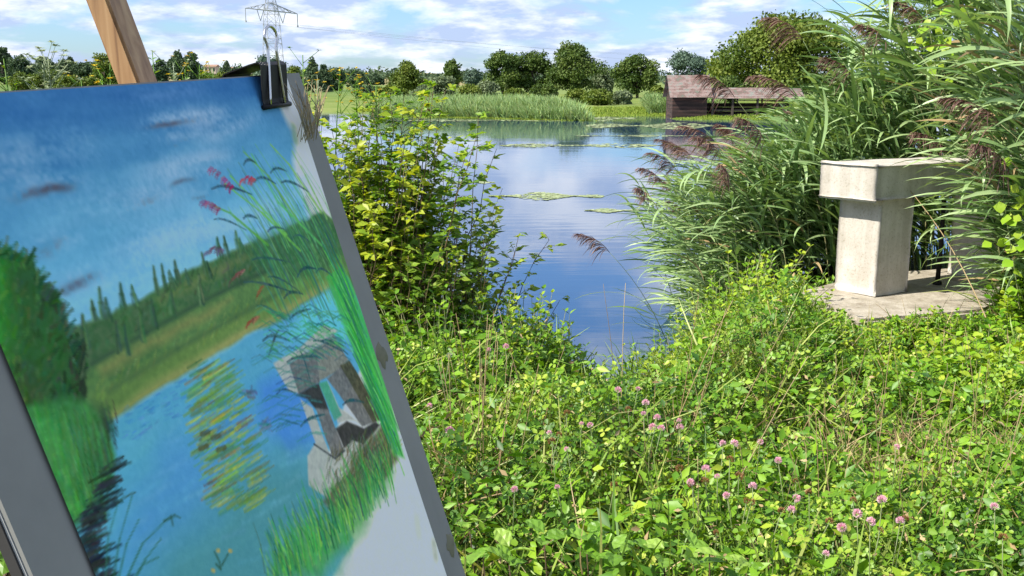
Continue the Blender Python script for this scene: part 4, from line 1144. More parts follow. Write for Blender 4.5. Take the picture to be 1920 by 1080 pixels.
# colours are authored against the untrimmed sheet: sample them where each grid point really lies
ci = np.clip(((UW + PW) / DU), 0, PCN - 1.001); ri = np.clip(VV / DV, 0, PR - 1.001)
c0i, r0i = ci.astype(int), ri.astype(int); fc, fr = (ci - c0i)[..., None], (ri - r0i)[..., None]
colr = (ALB[r0i, c0i] * (1 - fc) + ALB[r0i, np.minimum(c0i + 1, PCN - 1)] * fc) * (1 - fr) + (ALB[np.minimum(r0i + 1, PR - 1), c0i] * (1 - fc) + ALB[np.minimum(r0i + 1, PR - 1), np.minimum(c0i + 1, PCN - 1)] * fc) * fr
pgeo = Geo(); idx = np.arange(UU.size).reshape(UU.shape)
q = np.stack([idx[:-1, :-1], idx[1:, :-1], idx[1:, 1:], idx[:-1, 1:]], -1).reshape(-1, 4)
pgeo.add(PTS.reshape(-1, 3), np.concatenate([q[:, [0, 1, 2]], q[:, [0, 2, 3]]]))
mp_, n, l, b, out = base_mat("pastel_on_paper")
a_n = n.new("ShaderNodeAttribute"); a_n.attribute_name = "pigment"
l.new(a_n.outputs["Color"], b.inputs["Base Color"]); b.inputs["Roughness"].default_value = 0.85; b.inputs["Specular IOR Level"].default_value = 0.15
tcp = n.new("ShaderNodeTexCoord"); npz = n.new("ShaderNodeTexNoise"); npz.inputs["Scale"].default_value = 420; npz.inputs["Detail"].default_value = 3; l.new(tcp.outputs["Object"], npz.inputs["Vector"])
bpp = n.new("ShaderNodeBump"); bpp.inputs["Strength"].default_value = 0.25; bpp.inputs["Distance"].default_value = 0.001; l.new(npz.outputs["Fac"], bpp.inputs["Height"]); l.new(bpp.outputs[0], b.inputs["Normal"])
pm = pgeo.mesh("pastel_painting", mp_, True)
ca_ = pm.attributes.new("pigment", 'FLOAT_COLOR', 'POINT')
ca_.data.foreach_set("color", np.concatenate([colr.reshape(-1, 3), np.ones((colr.shape[0] * colr.shape[1], 1))], 1).astype(np.float32).ravel())
tag(link("pastel_painting", pm), "unfinished pastel landscape on white paper clipped to the grey board", "painting")

# binder clip
M_blackclip = noise_mat("black_clip_enamel", [(0.008, 0.008, 0.009), (0.016, 0.016, 0.017)], scale=40, rough=0.5, spec=0.2)
M_chrome = noise_mat("nickel_wire", [(0.55, 0.53, 0.50), (0.65, 0.63, 0.60)], scale=60, rough=0.22, metal=1.0)
clip = empty("binder_clip", tuple(bp_(-0.045, 0.0)), "black binder clip with wire handle at the board's top corner", "clip")
ua, ub = -0.073, -0.020


def strip(gg, prof, ua_, ub_, th_=0.0009):
    prof = np.array(prof); n_ = len(prof)
    V = []
    for u in (ua_, ub_):
        for (v, w) in prof: V.append(bp_(u, v, w))
    for u in (ua_, ub_):
        for i, (v, w) in enumerate(prof):
            t = prof[min(i + 1, n_ - 1)] - prof[max(i - 1, 0)]; nn = np.array([t[1], -t[0]]) / (np.linalg.norm(t) + 1e-9)
            V.append(bp_(u, v + nn[0] * th_, w + nn[1] * th_))
    F = []
    for i in range(n_ - 1):
        for o_ in (0, 2 * n_):
            F += [(o_ + i, o_ + n_ + i, o_ + n_ + i + 1), (o_ + i, o_ + n_ + i + 1, o_ + i + 1)]
        for o_ in (0, n_):
            F += [(o_ + i, o_ + i + 1, 2 * n_ + o_ + i + 1), (o_ + i, 2 * n_ + o_ + i + 1, 2 * n_ + o_ + i)]
    gg.add(V, F)


gg = Geo()
strip(gg, [(0.027, 0.0015), (0.0255, 0.003), (0.020, 0.0035), (-0.006, 0.0125), (-0.0085, 0.011), (-0.0088, 0.004), (-0.0088, -0.020), (-0.006, -0.0235), (0.020, -0.0195), (0.027, -0.0185)], ua, ub)
gg.build("body", M_blackclip, clip)
gg = Geo(); gg.tube([bp_(ua - 0.001, 0.0262, 0.0035), bp_(ub + 0.001, 0.0262, 0.0035)], [0.0022, 0.0022], 8); gg.build("jaw_roll", M_blackclip, clip, smooth=True)
for side in (1, -1):
    gg = Geo(); mid_u = (ua + ub) / 2 - 0.002
    vv = np.linspace(0.025, -0.020, 10); pts = []
    for v in vv: pts.append((mid_u - 0.015 + 0.007 * ((0.025 - v) / 0.045), v))
    for a in np.linspace(math.pi, 0, 11): pts.append((mid_u + 0.013 * math.cos(a), -0.026 - 0.010 * math.sin(a)))
    for v in vv[::-1]: pts.append((mid_u + 0.015 - 0.007 * ((0.025 - v) / 0.045), v))
    if side == 1: P = [bp_(u, v, 0.0055 + (0.025 - v) * 0.27) for u, v in pts]
    else: P = [bp_(u, 0.026 + (0.026 - v) * 0.9, -0.024 - 0.002) for u, v in pts]
    gg.tube(P, 0.0013, 7); gg.build("wire_handle", M_chrome, clip, smooth=True)

# easel
mwood, n, l, b, out = base_mat("honey_pine")
tc = n.new("ShaderNodeTexCoord"); mp = n.new("ShaderNodeMapping")
l.new(tc.outputs["Object"], mp.inputs[0])
mp.inputs["Rotation"].default_value = (0.0, 0.28, 0.1); mp.inputs["Scale"].default_value = (60, 60, 3.2)
nz = n.new("ShaderNodeTexNoise"); nz.inputs["Scale"].default_value = 2.2; nz.inputs["Detail"].default_value = 7; nz.inputs["Distortion"].default_value = 0.6
l.new(mp.outputs[0], nz.inputs["Vector"])
rw = ramp(n, [(0.20, 0.10, 0.04), (0.36, 0.20, 0.085), (0.48, 0.30, 0.14)], [0.3, 0.5, 0.7]); l.new(nz.outputs["Fac"], rw.inputs[0]); l.new(rw.outputs[0], b.inputs["Base Color"])
b.inputs["Roughness"].default_value = 0.5
M_wood = mwood
easel = empty("easel", tuple(bp_(-0.25, 1.3)), "wooden easel with its upright post rising behind the board", "easel")
w0 = -0.0135
um, _ = to_uv(232, 80, w0); ur, _ = to_uv(270, 80, w0)
# the post's lit edge: how thick must it be to end where the photograph shows its left edge
best = min(np.linspace(0.005, 0.08, 200), key=lambda t_: abs((lambda P: 960 + FPX * ((P - EYE) @ R_) / ((P - EYE) @ F_))(bp_(um, to_uv(232, 80, w0)[1], w0 - t_)) - 195))


def beam(name, quad, wa, wb, parent=easel):
    bm = bmesh.new()
    vs = [bm.verts.new(bp_(u, v, wa)) for u, v in quad] + [bm.verts.new(bp_(u, v, wb)) for u, v in quad]
    for q_ in ((0, 1, 2, 3), (7, 6, 5, 4), (0, 4, 5, 1), (1, 5, 6, 2), (2, 6, 7, 3), (3, 7, 4, 0)): bm.faces.new([vs[i] for i in q_])
    bmesh.ops.bevel(bm, geom=bm.edges[:], offset=0.0018, segments=2, affect='EDGES')
    bmesh.ops.recalc_face_normals(bm, faces=bm.faces[:])
    me = bpy.data.meshes.new(name); bm.to_mesh(me); bm.free(); me.materials.append(M_wood)
    return link(name, me, parent)


beam("post", [(um, -0.42), (ur, -0.42), (ur, 1.30), (um, 1.30)], w0, w0 - best)
beam("ledge", [(um - 0.24, 0.674), (ur + 0.24, 0.674), (ur + 0.24, 0.70), (um - 0.24, 0.70)], 0.03, w0 + 0.0005)
for sgn in (-1, 1):
    c_u = (um + ur) / 2
    beam("leg", [(c_u + sgn * 0.02 - 0.014, 0.30), (c_u + sgn * 0.02 + 0.014, 0.30), (c_u + sgn * 0.19 + 0.014, 1.46), (c_u + sgn * 0.19 - 0.014, 1.46)], w0 - best - 0.001, w0 - best - 0.026)

# ------------------------------------------------------------------ near vegetation
def in_bench(x, y, m_=0.0):
    """on the plinth (m_ widens it)"""
    c_ = PLINTH.mean(axis=0); P_ = c_ + (PLINTH - c_) * (1 + m_ / 0.6)
    x = np.asarray(x, float); y = np.asarray(y, float); ins = np.zeros(x.shape, bool)
    for i in range(len(P_)):
        (ax, ay), (bx, by) = P_[i], P_[(i + 1) % len(P_)]
        ins ^= ((ay > y) != (by > y)) & (x < (bx - ax) * (y - ay) / (by - ay + 1e-12) + ax)
    return ins


def canopy(x, y):
    """height of the herb layer"""
    h = 0.30 + 0.11 * wob(x, y, 1.9) + 0.09 * wob(x, y, 4.7, 2)
    h = h - 0.21 * np.exp(-(((x - 1.38) / 0.6) ** 2 + ((y - 3.55) / 0.5) ** 2))          # trodden, dry patch
    h = h - 0.10 * np.exp(-(((x - 1.8) / 0.6) ** 2 + ((y - 4.2) / 0.7) ** 2))
    h = h + 0.28 * np.exp(-(((x - 1.25) / 0.42) ** 2 + ((y - 5.35) / 0.75) ** 2))         # mound left of the bench
    h = h + 0.12 * np.exp(-(((x + 0.1) / 0.5) ** 2 + ((y - 3.6) / 0.5) ** 2))
    h = h + 0.15 * sstep(2.6, 3.3, x)
    lowz = sstep(1.35, 1.65, x) * sstep(4.1, 5.0, y) * (1 - sstep(2.75, 3.0, x))            # short growth in front of the plinth
    h = h * (1 - lowz) + 0.10 * lowz
    h = h * (1 - 0.75 * np.exp(-(((x - 0.52) / 0.26) ** 2 + ((y - 4.6) / 0.75) ** 2)))           # low gap giving on to the water
    return np.clip(h, 0.06, 0.8)


def sample_ground(n_, ylo=1.25, yhi=7.0, g=None, keep=None):
    g = g or rng
    xs, ys = [], []
    tot = 0
    while tot < n_:
        m_ = n_ * 2
        y = np.sqrt(g.uniform(ylo ** 2 * 0.7, yhi ** 2, m_)); y = np.clip(y, ylo, yhi)
        x = g.uniform(-0.28, 0.60, m_) * y + g.uniform(-0.25, 0.15, m_)
        s = pond_sd(x, y)
        k = (s > -0.25) & ~in_bench(x, y, -0.01)
        if keep is not None: k &= keep(x, y, g)
        k &= (wob(x, y, 3.3, 7) > -0.42) | (g.uniform(0, 1, m_) < 0.3)                        # small bare pockets
        xs.append(x[k]); ys.append(y[k]); tot += k.sum()
    x = np.concatenate(xs)[:n_]; y = np.concatenate(ys)[:n_]
    return x, y, np.maximum(ground_z(x, y), WATER)


def dist_fade(lo, hi):
    """thin the sampling with distance: nearer ground gets more of the small leaves"""
    return lambda x, y, g: g.uniform(0, 1, len(x)) < np.clip(1.25 - 0.11 * y, lo, hi)


def leaves_on(gg, n_, V, F, size, ylo, yhi, g, hlo=0.35, hhi=1.05, tilt=0.75, keep=None, tone=(0, 1), hadd=0.0):
    x, y, z = sample_ground(n_, ylo, yhi, g, keep)
    hc = canopy(x, y) * np.where(pond_sd(x, y) < 0.35, 0.55, 1.0)
    zz = z + hc * g.uniform(hlo, hhi, n_) + hadd
    nrm = unit(np.stack([g.normal(-0.15, tilt, n_), g.normal(-0.2, tilt, n_), np.ones(n_)], 1))
    ax = rand_dirs(n_, -0.4, 0.6, g); ax = unit(ax - nrm * np.sum(ax * nrm, 1, keepdims=True))
    patch = 0.5 + 0.32 * wob(x, y, 2.6, 1) + g.normal(0, 0.2, n_)
    gg.inst(V, F, np.stack([x, y, zz], 1), frames(ax, nrm), g.uniform(size[0], size[1], n_), np.clip(tone[0] + (tone[1] - tone[0]) * patch, 0, 1))


g = np.random.default_rng(101)
cl = Geo()
leaves_on(cl, 27000, TRI_V, TRI_F, (0.013, 0.029), 1.25, 6.6, g, 0.1, 1.1, 0.8, keep=lambda x, y, g_: (g_.uniform(0, 1, len(x)) < np.clip(1.25 - .11 * y, .4, 1)) & ((wob(x, y, 1.5, 3) > -0.12) | (g_.uniform(0, 1, len(x)) < .25)))
_sg = sample_ground


def sample_ground(n_, ylo=1.25, yhi=7.0, g=None, keep=None):
    """the bank to the left of the easel and beyond the right picture edge"""
    x = np.concatenate([g.uniform(-3.6, -0.25, n_ * 3), g.uniform(0.6, 4.6, n_ * 3)]); y = g.uniform(0.2, 6.6, n_ * 6)
    k = np.where(x < 0, x < -0.24 * y - 0.1, x > 0.55 * y + 0.1) & (pond_sd(x, y) > -0.2) & ~in_bench(x, y) & (np.hypot(x, y) > 1.0)
    i = g.permutation(np.flatnonzero(k))[:n_]; x, y = x[i], y[i]
    if len(x) < n_: x = np.resize(x, n_); y = np.resize(y, n_)
    return x, y, np.maximum(ground_z(x, y), WATER)


leaves_on(cl, 6500, TRI_V, TRI_F, (0.02, 0.042), 0, 0, g, 0.1, 1.0, 0.8)
side_leaves = Geo(); leaves_on(side_leaves, 12000, SMALL_V, SMALL_F, (0.03, 0.08), 0, 0, g, 0.05, 1.1, 1.0)
side_grass = Geo(); V_, F_b = blade_shape(4, 0.6, 0.007); x, y, z = sample_ground(6000, g=g); ln = g.uniform(.2, .5, 6000)
side_grass.inst(V_, F_b, np.stack([x, y, z], 1), frames(unit(np.stack([g.normal(-.1, .4, 6000), g.normal(0, .4, 6000), np.full(6000, .85)], 1)), rand_dirs(6000, -.1, .3, g)), np.stack([np.full(6000, .9), ln, ln], 1), g.uniform(0, 1, 6000))
sample_ground = _sg
tag(side_leaves.build("herb_cover", M_herb), "low herbs on the bank behind the board and past the right edge", "herbs", kind="stuff")
tag(side_grass.build("meadow_grass", M_grass), "grass on the bank behind the board and past the right edge", "grass", kind="stuff")
tag(cl.build("clover_cover", M_clover), "dense clover leaves carpeting the bank in the foreground", "clover", kind="stuff")
hb = Geo()
leaves_on(hb, 26000, SMALL_V * [.85, 1, 1], SMALL_F, (0.018, 0.062), 1.25, 7.0, g, 0.05, 1.15, 1.0, lambda x, y, g_: (g_.uniform(0, 1, len(x)) < np.clip(1.25 - .11 * y, .4, 1)) & ((wob(x, y, 1.5, 3) < 0.15) | (g_.uniform(0, 1, len(x)) < .3)))
leaves_on(hb, 4200, LEAF_V, LEAF_F, (0.025, 0.055), 1.3, 6.5, g, 0.4, 1.0, 0.7, lambda x, y, g_: wob(x, y, 2.3, 9) > 0.1, (0.1, 0.9))
leaves_on(hb, 5200, LEAF_V, LEAF_F, (0.03, 0.066), 1.4, 6.5, g, 0.2, 0.95, 0.6, lambda x, y, gg_: gg_.uniform(0, 1, len(x)) < 0.12 + 0.88 * sstep(1.0, 2.2, x), (0.2, 0.9))
tag(hb.build("herb_cover", M_herb), "mixed small leafy herbs covering the bank between the flowers", "herbs", kind="stuff")

gr = Geo()
for (n_, bend, w, lmin, lmax, ylo, yhi) in [(8000, 0.5, 0.006, 0.16, 0.40, 1.25, 6.8), (7000, 0.95, 0.005, 0.14, 0.34, 1.25, 6.8), (2600, 1.3, 0.007, 0.2, 0.5, 2.0, 7.0)]:
    V_, F_b = blade_shape(5, bend, w)
    x, y, z = sample_ground(n_, ylo, yhi, g)
    hc = canopy(x, y)
    ln = g.uniform(lmin, lmax, n_) * np.clip(hc / 0.3, 0.5, 1.4)
    ax = unit(np.stack([g.normal(-0.1, 0.45, n_), g.normal(0, 0.45, n_), np.full(n_, 0.85)], 1))
    gr.inst(V_, F_b, np.stack([x, y, z + hc * g.uniform(0, 0.25, n_)], 1), frames(ax, rand_dirs(n_, -.1, .3, g)), np.stack([np.full(n_, 0.8), ln, ln], 1), np.clip(0.45 + 0.3 * wob(x, y, 1.6, 4) + g.normal(0, .22, n_), 0, 1))
tag(gr.build("meadow_grass", M_grass), "thin green grass blades growing through the clover", "grass", kind="stuff")

st = Geo()
dry = lambda x, y, g_: g_.uniform(0, 1, len(x)) < 0.16 + 0.84 * np.exp(-(((x - 1.38) / 0.45) ** 2 + ((y - 3.55) / 0.35) ** 2)) + 0.3 * np.exp(-(((x + 0.05) / 0.4) ** 2 + ((y - 2.6) / 0.6) ** 2))
V_, F_b = blade_shape(5, 0.6, 0.0026)
n_ = 3200
x, y, z = sample_ground(n_, 1.3, 6.0, g, dry)
hc = canopy(x, y); ln = g.uniform(0.06, 0.24, n_)
ax = unit(np.stack([g.normal(-0.1, 0.7, n_), g.normal(0, 0.7, n_), g.uniform(0.1, 1.4, n_)], 1))
st.inst(V_, F_b, np.stack([x, y, z + hc * g.uniform(0.1, 0.8, n_)], 1), frames(ax, rand_dirs(n_, -.1, .3, g)), np.stack([np.full(n_, 0.7), ln, ln], 1), g.uniform(0, 1, n_))
leaves_on(st, 2600, SMALL_V * [.8, 1, 1], SMALL_F, (0.014, 0.04), 1.3, 6.0, g, 0.3, 1.1, 1.0)
tag(st.build("dry_grass", M_straw), "dry straw-coloured grass litter lying in the trodden patch", "dry grass", kind="stuff")


# ---- shoots: upright leafy stems, used for the herb mounds and the shrubs
def shoots(leafg, stemg, bases, heights, leans, pairs, lsize, g, droop=0.2, r0=0.003, tone=(0.2, 0.9), opp=True, shape=(LEAF_V, LEAF_F), first=0.2, wid=1.0):
    P, A, U, S, T = [], [], [], [], []
    for b_, h, ln in zip(bases, heights, leans):
        k = 7; t = np.linspace(0, 1, k)[:, None]
        side = np.array([ln[0], ln[1], 0.0])
        pts = b_ + np.array([0, 0, h]) * t + side * h * (t ** 1.6)
        if stemg is not None: stemg.tube(pts, np.linspace(r0, r0 * 0.35, k), 4, g.uniform(0, 1))
        m_ = max(2, int(pairs * g.uniform(0.8, 1.2)))
        tt = np.linspace(first, 1.0, m_); ph = g.uniform(0, 6.28); tn = g.uniform(*tone)
        for j, tv in enumerate(tt):
            f_ = tv * (k - 1); i = min(int(f_), k - 2); p = pts[i] + (pts[i + 1] - pts[i]) * (f_ - i)
            for o_ in ((0, math.pi) if opp else (0,)):
                a = ph + j * (1.571 if opp else 2.4) + o_ + g.normal(0, .2)
                up_ = 0.25 + 0.6 * tv ** 3
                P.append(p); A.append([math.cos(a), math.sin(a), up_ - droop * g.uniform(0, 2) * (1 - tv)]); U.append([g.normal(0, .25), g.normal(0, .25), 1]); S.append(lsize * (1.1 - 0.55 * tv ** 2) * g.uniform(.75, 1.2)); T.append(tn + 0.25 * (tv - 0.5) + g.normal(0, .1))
    S = np.array(S)
    leafg.inst(shape[0] * np.array([wid, 1, 1]), shape[1], np.array(P), frames(np.array(A), np.array(U)), S, np.clip(T, 0, 1))


def clump(name, label, cat, cx_, cy_, rx, ry, n_, h, lsize, pairs, mat, seed, group=None, lean=(0, 0), spread=0.25, **kw):
    g = np.random.default_rng(seed)
    x = cx_ + rx * g.normal(0, .55, n_); y = cy_ + ry * g.normal(0, .55, n_)
    z = np.maximum(ground_z(x, y), WATER - 0.1)
    th = empty(name, (cx_, cy_, float(ground_z(cx_, cy_))), label, cat, group)
    lg, sg = Geo(), Geo()
    edge = np.exp(-(((x - cx_) / rx) ** 2 + ((y - cy_) / ry) ** 2) * 0.6)
    hh = h * g.uniform(0.65, 1.1, n_) * (0.55 + 0.5 * edge)
    leans = np.stack([(x - cx_) / max(rx, .01) * spread + lean[0] + g.normal(0, .1, n_), (y - cy_) / max(ry, .01) * spread + lean[1] + g.normal(0, .1, n_)], 1)
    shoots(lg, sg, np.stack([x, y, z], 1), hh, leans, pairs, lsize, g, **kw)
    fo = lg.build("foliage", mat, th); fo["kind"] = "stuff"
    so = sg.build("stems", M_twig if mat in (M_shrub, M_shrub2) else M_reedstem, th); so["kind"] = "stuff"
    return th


# leafy mounds at the foot of the bench and along the water
MG = "leafy herb mounds beside the bench"
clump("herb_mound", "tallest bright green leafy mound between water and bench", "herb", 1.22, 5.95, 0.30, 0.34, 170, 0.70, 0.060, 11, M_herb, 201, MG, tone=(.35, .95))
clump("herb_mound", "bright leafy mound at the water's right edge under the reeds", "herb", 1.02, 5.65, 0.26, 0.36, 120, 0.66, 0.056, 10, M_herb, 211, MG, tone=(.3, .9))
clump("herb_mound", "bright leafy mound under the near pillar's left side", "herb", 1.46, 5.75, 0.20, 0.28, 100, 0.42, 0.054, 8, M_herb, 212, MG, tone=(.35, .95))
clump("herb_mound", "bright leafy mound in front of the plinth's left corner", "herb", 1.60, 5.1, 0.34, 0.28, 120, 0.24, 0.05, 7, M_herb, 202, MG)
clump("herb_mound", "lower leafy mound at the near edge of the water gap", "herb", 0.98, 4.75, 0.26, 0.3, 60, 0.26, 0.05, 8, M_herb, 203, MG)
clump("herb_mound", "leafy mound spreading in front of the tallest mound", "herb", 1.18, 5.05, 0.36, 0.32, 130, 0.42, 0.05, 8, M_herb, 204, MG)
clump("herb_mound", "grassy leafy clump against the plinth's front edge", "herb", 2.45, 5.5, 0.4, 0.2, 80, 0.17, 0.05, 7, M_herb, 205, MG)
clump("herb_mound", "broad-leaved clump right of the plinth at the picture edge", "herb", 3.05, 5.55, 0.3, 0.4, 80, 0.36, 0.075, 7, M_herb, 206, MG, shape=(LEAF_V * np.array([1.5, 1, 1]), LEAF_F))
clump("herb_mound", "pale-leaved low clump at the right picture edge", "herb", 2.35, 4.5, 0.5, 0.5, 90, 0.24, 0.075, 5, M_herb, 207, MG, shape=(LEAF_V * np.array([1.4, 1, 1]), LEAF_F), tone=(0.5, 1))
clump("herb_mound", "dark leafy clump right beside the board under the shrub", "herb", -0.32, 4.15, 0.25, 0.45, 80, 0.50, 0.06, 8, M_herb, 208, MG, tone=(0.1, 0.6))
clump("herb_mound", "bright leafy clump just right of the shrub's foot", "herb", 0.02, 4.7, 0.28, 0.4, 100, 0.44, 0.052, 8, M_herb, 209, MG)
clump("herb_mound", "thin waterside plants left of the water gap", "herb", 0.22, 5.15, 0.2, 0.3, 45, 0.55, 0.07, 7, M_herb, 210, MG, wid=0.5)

# shrubs at the left water edge: stems, side branchlets, leaves along them
def bushy(name, label, group, cx_, cy_, rx, ry, n_, h, lsize, mat, seed, lean=(0, 0), spread=0.2, tone=(.2, .9), nodes=15, per=5, bl=0.16, first=0.18):
    g = np.random.default_rng(seed)
    x = cx_ + rx * g.normal(0, .5, n_); y = cy_ + ry * g.normal(0, .5, n_); z = np.maximum(ground_z(x, y), WATER - .1)
    th = empty(name, (cx_, cy_, float(ground_z(cx_, cy_))), label, "shrub", group)
    lg, sg = Geo(), Geo(); P, A, U, S, T = [], [], [], [], []
    for i in range(n_):
        hh = h * g.uniform(.6, 1.0); ln = np.array([(x[i] - cx_) / rx * spread + lean[0] + g.normal(0, .08), (y[i] - cy_) / ry * spread + lean[1] + g.normal(0, .08), 0])
        t = np.linspace(0, 1, 9)[:, None]; pts = np.array([x[i], y[i], z[i]]) + np.array([0, 0, hh]) * t + ln * hh * t ** 1.5 + g.normal(0, .008, (9, 3))
        sg.tube(pts, np.linspace(.0045, .0012, 9), 4, g.uniform(0, 1)); tn = g.uniform(*tone); ph = g.uniform(0, 6.28)
        for j, tv in enumerate(np.linspace(first, 1, nodes)):
            f_ = tv * 8; k = min(int(f_), 7); p = pts[k] + (pts[k + 1] - pts[k]) * (f_ - k)
            a = ph + j * 2.4 + g.normal(0, .3); d = unit(np.array([math.cos(a), math.sin(a), g.uniform(.15, .9)])); L_ = bl * g.uniform(.4, 1.1) * (1.1 - .7 * tv)
            e_ = p + d * L_; 
            if L_ > .06: sg.tube([p, (p + e_) / 2 + [0, 0, .01], e_], [.0016, .0012, .0007], 3, .5)
            for s_ in np.linspace(.25, 1, per):
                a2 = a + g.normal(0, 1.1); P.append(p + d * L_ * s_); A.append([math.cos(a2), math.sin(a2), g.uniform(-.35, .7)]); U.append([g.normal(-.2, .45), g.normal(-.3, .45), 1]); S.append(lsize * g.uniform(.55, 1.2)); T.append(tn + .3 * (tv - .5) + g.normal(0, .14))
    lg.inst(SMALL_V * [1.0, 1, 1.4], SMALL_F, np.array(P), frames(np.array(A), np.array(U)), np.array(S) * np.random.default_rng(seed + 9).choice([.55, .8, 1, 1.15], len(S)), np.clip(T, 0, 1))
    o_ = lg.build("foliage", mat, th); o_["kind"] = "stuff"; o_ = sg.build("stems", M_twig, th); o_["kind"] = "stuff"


SG = "shrubs at the left water edge"
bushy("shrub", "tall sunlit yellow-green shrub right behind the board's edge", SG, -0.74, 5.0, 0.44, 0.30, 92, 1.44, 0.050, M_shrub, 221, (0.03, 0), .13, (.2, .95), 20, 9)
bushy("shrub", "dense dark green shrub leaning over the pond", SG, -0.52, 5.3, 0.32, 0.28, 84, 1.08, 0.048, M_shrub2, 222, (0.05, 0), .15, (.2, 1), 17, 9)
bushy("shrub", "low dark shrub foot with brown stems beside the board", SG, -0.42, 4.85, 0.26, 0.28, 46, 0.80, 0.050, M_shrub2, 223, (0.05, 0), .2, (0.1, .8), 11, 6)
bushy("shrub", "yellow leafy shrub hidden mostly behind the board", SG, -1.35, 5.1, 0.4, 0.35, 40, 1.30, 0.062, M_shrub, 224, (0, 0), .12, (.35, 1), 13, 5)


# thin twig sprays of the shrubs, reaching over the water, with small leaves and dark buds
def spray(label, x, y, z, h, leanx, leany, n_br, seed, mat, bud=M_brownhead):
    g = np.random.default_rng(seed)
    th = empty("twig_spray", (x, y, z), label, "twig", "twig sprays over the water")
    sg, lg, bg2 = Geo(), Geo(), Geo()
    t = np.linspace(0, 1, 9)[:, None]
    pts = np.array([x, y, z]) + np.array([leanx * h, leany * h, 0]) * t ** 1.5 + np.array([0, 0, h]) * t
    sg.tube(pts, np.linspace(0.004, 0.0012, 9), 5, 0.4)
    gz = float(ground_z(x - 0.25, y - 0.1)); sg.tube([[x - 0.25, y - 0.1, gz], [x - 0.12, y - 0.05, (gz + z) / 2], [x, y, z]], [0.006, 0.005, 0.004], 5, 0.4)
    P, A, U, S, T = [], [], [], [], []; BP = []
    for j in range(n_br):
        f_ = g.uniform(2, 7.9); i = int(f_); p = pts[i] + (pts[i + 1] - pts[i]) * (f_ - i)
        a = g.uniform(0, 6.28); d = unit(np.array([math.cos(a) * .8 + leanx, math.sin(a) * .6, g.uniform(0.25, 1.0)])); L_ = g.uniform(0.10, 0.26)
        q_ = p + d * L_ * t[::2] + np.array([0, 0, -0.06 * L_]) * t[::2] ** 2
        sg.tube(q_, np.linspace(0.0018, 0.0007, 5), 4, 0.6)
        for s_ in np.linspace(0.3, 1, 5):
            k = q_[0] + (q_[-1] - q_[0]) * s_
            a2 = g.uniform(0, 6.28); P.append(k); A.append([math.cos(a2), math.sin(a2), g.uniform(-.3, .5)]); U.append([g.normal(0, .3), g.normal(0, .3), 1]); S.append(g.uniform(.02, .045)); T.append(g.uniform(.1, .9))
        BP.append(q_[-1])
    lg.inst(LEAF_V * [.8, 1, 1], LEAF_F, np.array(P), frames(np.array(A), np.array(U)), np.array(S), np.array(T))
    BP = np.array(BP); m_ = len(BP)
    for k in range(6): bg2.inst(SMALL_V * [1.6, 1, 1], SMALL_F, BP, frames(rand_dirs(m_, .1, 1, g), rand_dirs(m_, -1, 1, g)), np.full(m_, 0.012), g.uniform(0, .6, m_))
    o_ = sg.build("stem", M_twig, th)
    o_ = lg.build("foliage", mat, th); o_["kind"] = "stuff"
    o_ = bg2.build("buds", bud, th); o_["kind"] = "stuff"


for i, (px, py, Y, h, lx, lab) in enumerate([
        (800, 330, 5.3, 0.55, 0.35, "uppermost twig spray standing out over the far water"),
        (850, 420, 5.4, 0.55, 0.45, "twig spray ending left of the pale weed streak"),
        (900, 470, 5.4, 0.5, 0.5, "outermost twig spray reaching farthest right over the pond"),
        (880, 560, 5.4, 0.42, 0.55, "lowest twig spray near the waterside herbs"),
        (820, 480, 5.5, 0.5, 0.4, "twig spray in the middle of the dark shrub's edge"),
        (760, 240, 5.2, 0.5, 0.25, "upright twig spray above the yellow-green shrub"),
        (940, 620, 5.35, 0.32, 0.3, "short twig spray beside the thin waterside plants"),
        (700, 200, 5.1, 0.45, 0.1, "thin yellowish spray at the shrub's very top")]):
    px = px - (45 if px > 790 else 0); top = at(px, py, Y); spray(lab, top[0] - lx * h, Y, top[2] - h + 0.02, h, lx, 0.0, 10, 300 + i, M_shrub if i in (5, 7) else M_shrub2, M_yellow if i == 7 else M_brownhead)
    

# ------------------------------------------------------------------ the reed stand on the right: every reed an individual
def reed_leaf_mesh(name, bend, twist, w, seed):
    g = np.random.default_rng(seed)
    n_ = 9; t = np.linspace(0, 1, n_)
    ang = 0.85 - bend * t ** 1.3
    dx = np.cos(ang); dz = np.sin(ang)
    x = np.concatenate([[0], np.cumsum((dx[1:] + dx[:-1]) / 2)]) / (n_ - 1); z = np.concatenate([[0], np.cumsum((dz[1:] + dz[:-1]) / 2)]) / (n_ - 1)
    ww = w * np.clip(np.minimum(0.45 + 2.4 * t, 1) * (1 - t ** 2.6), 0.02, 1)
    tw = twist * t
    V = []
    for i in range(n_):
        nrm = np.array([-math.sin(ang[i]), 0, math.cos(ang[i])]); sd = np.array([0, 1.0, 0])
        s2 = sd * math.cos(tw[i]) + nrm * math.sin(tw[i]); n2_ = nrm * math.cos(tw[i]) - sd * math.sin(tw[i])
        c_ = np.array([x[i], 0, z[i]])
        V += [c_ - s2 * ww[i] + n2_ * ww[i] * .18, c_, c_ + s2 * ww[i] + n2_ * ww[i] * .18]
    F = []
    for i in range(n_ - 1):
        for k in (0, 1):
            a = 3 * i + k; F += [(a, a + 3, a + 4), (a, a + 4, a + 1)]
    return np.array(V), np.array(F)


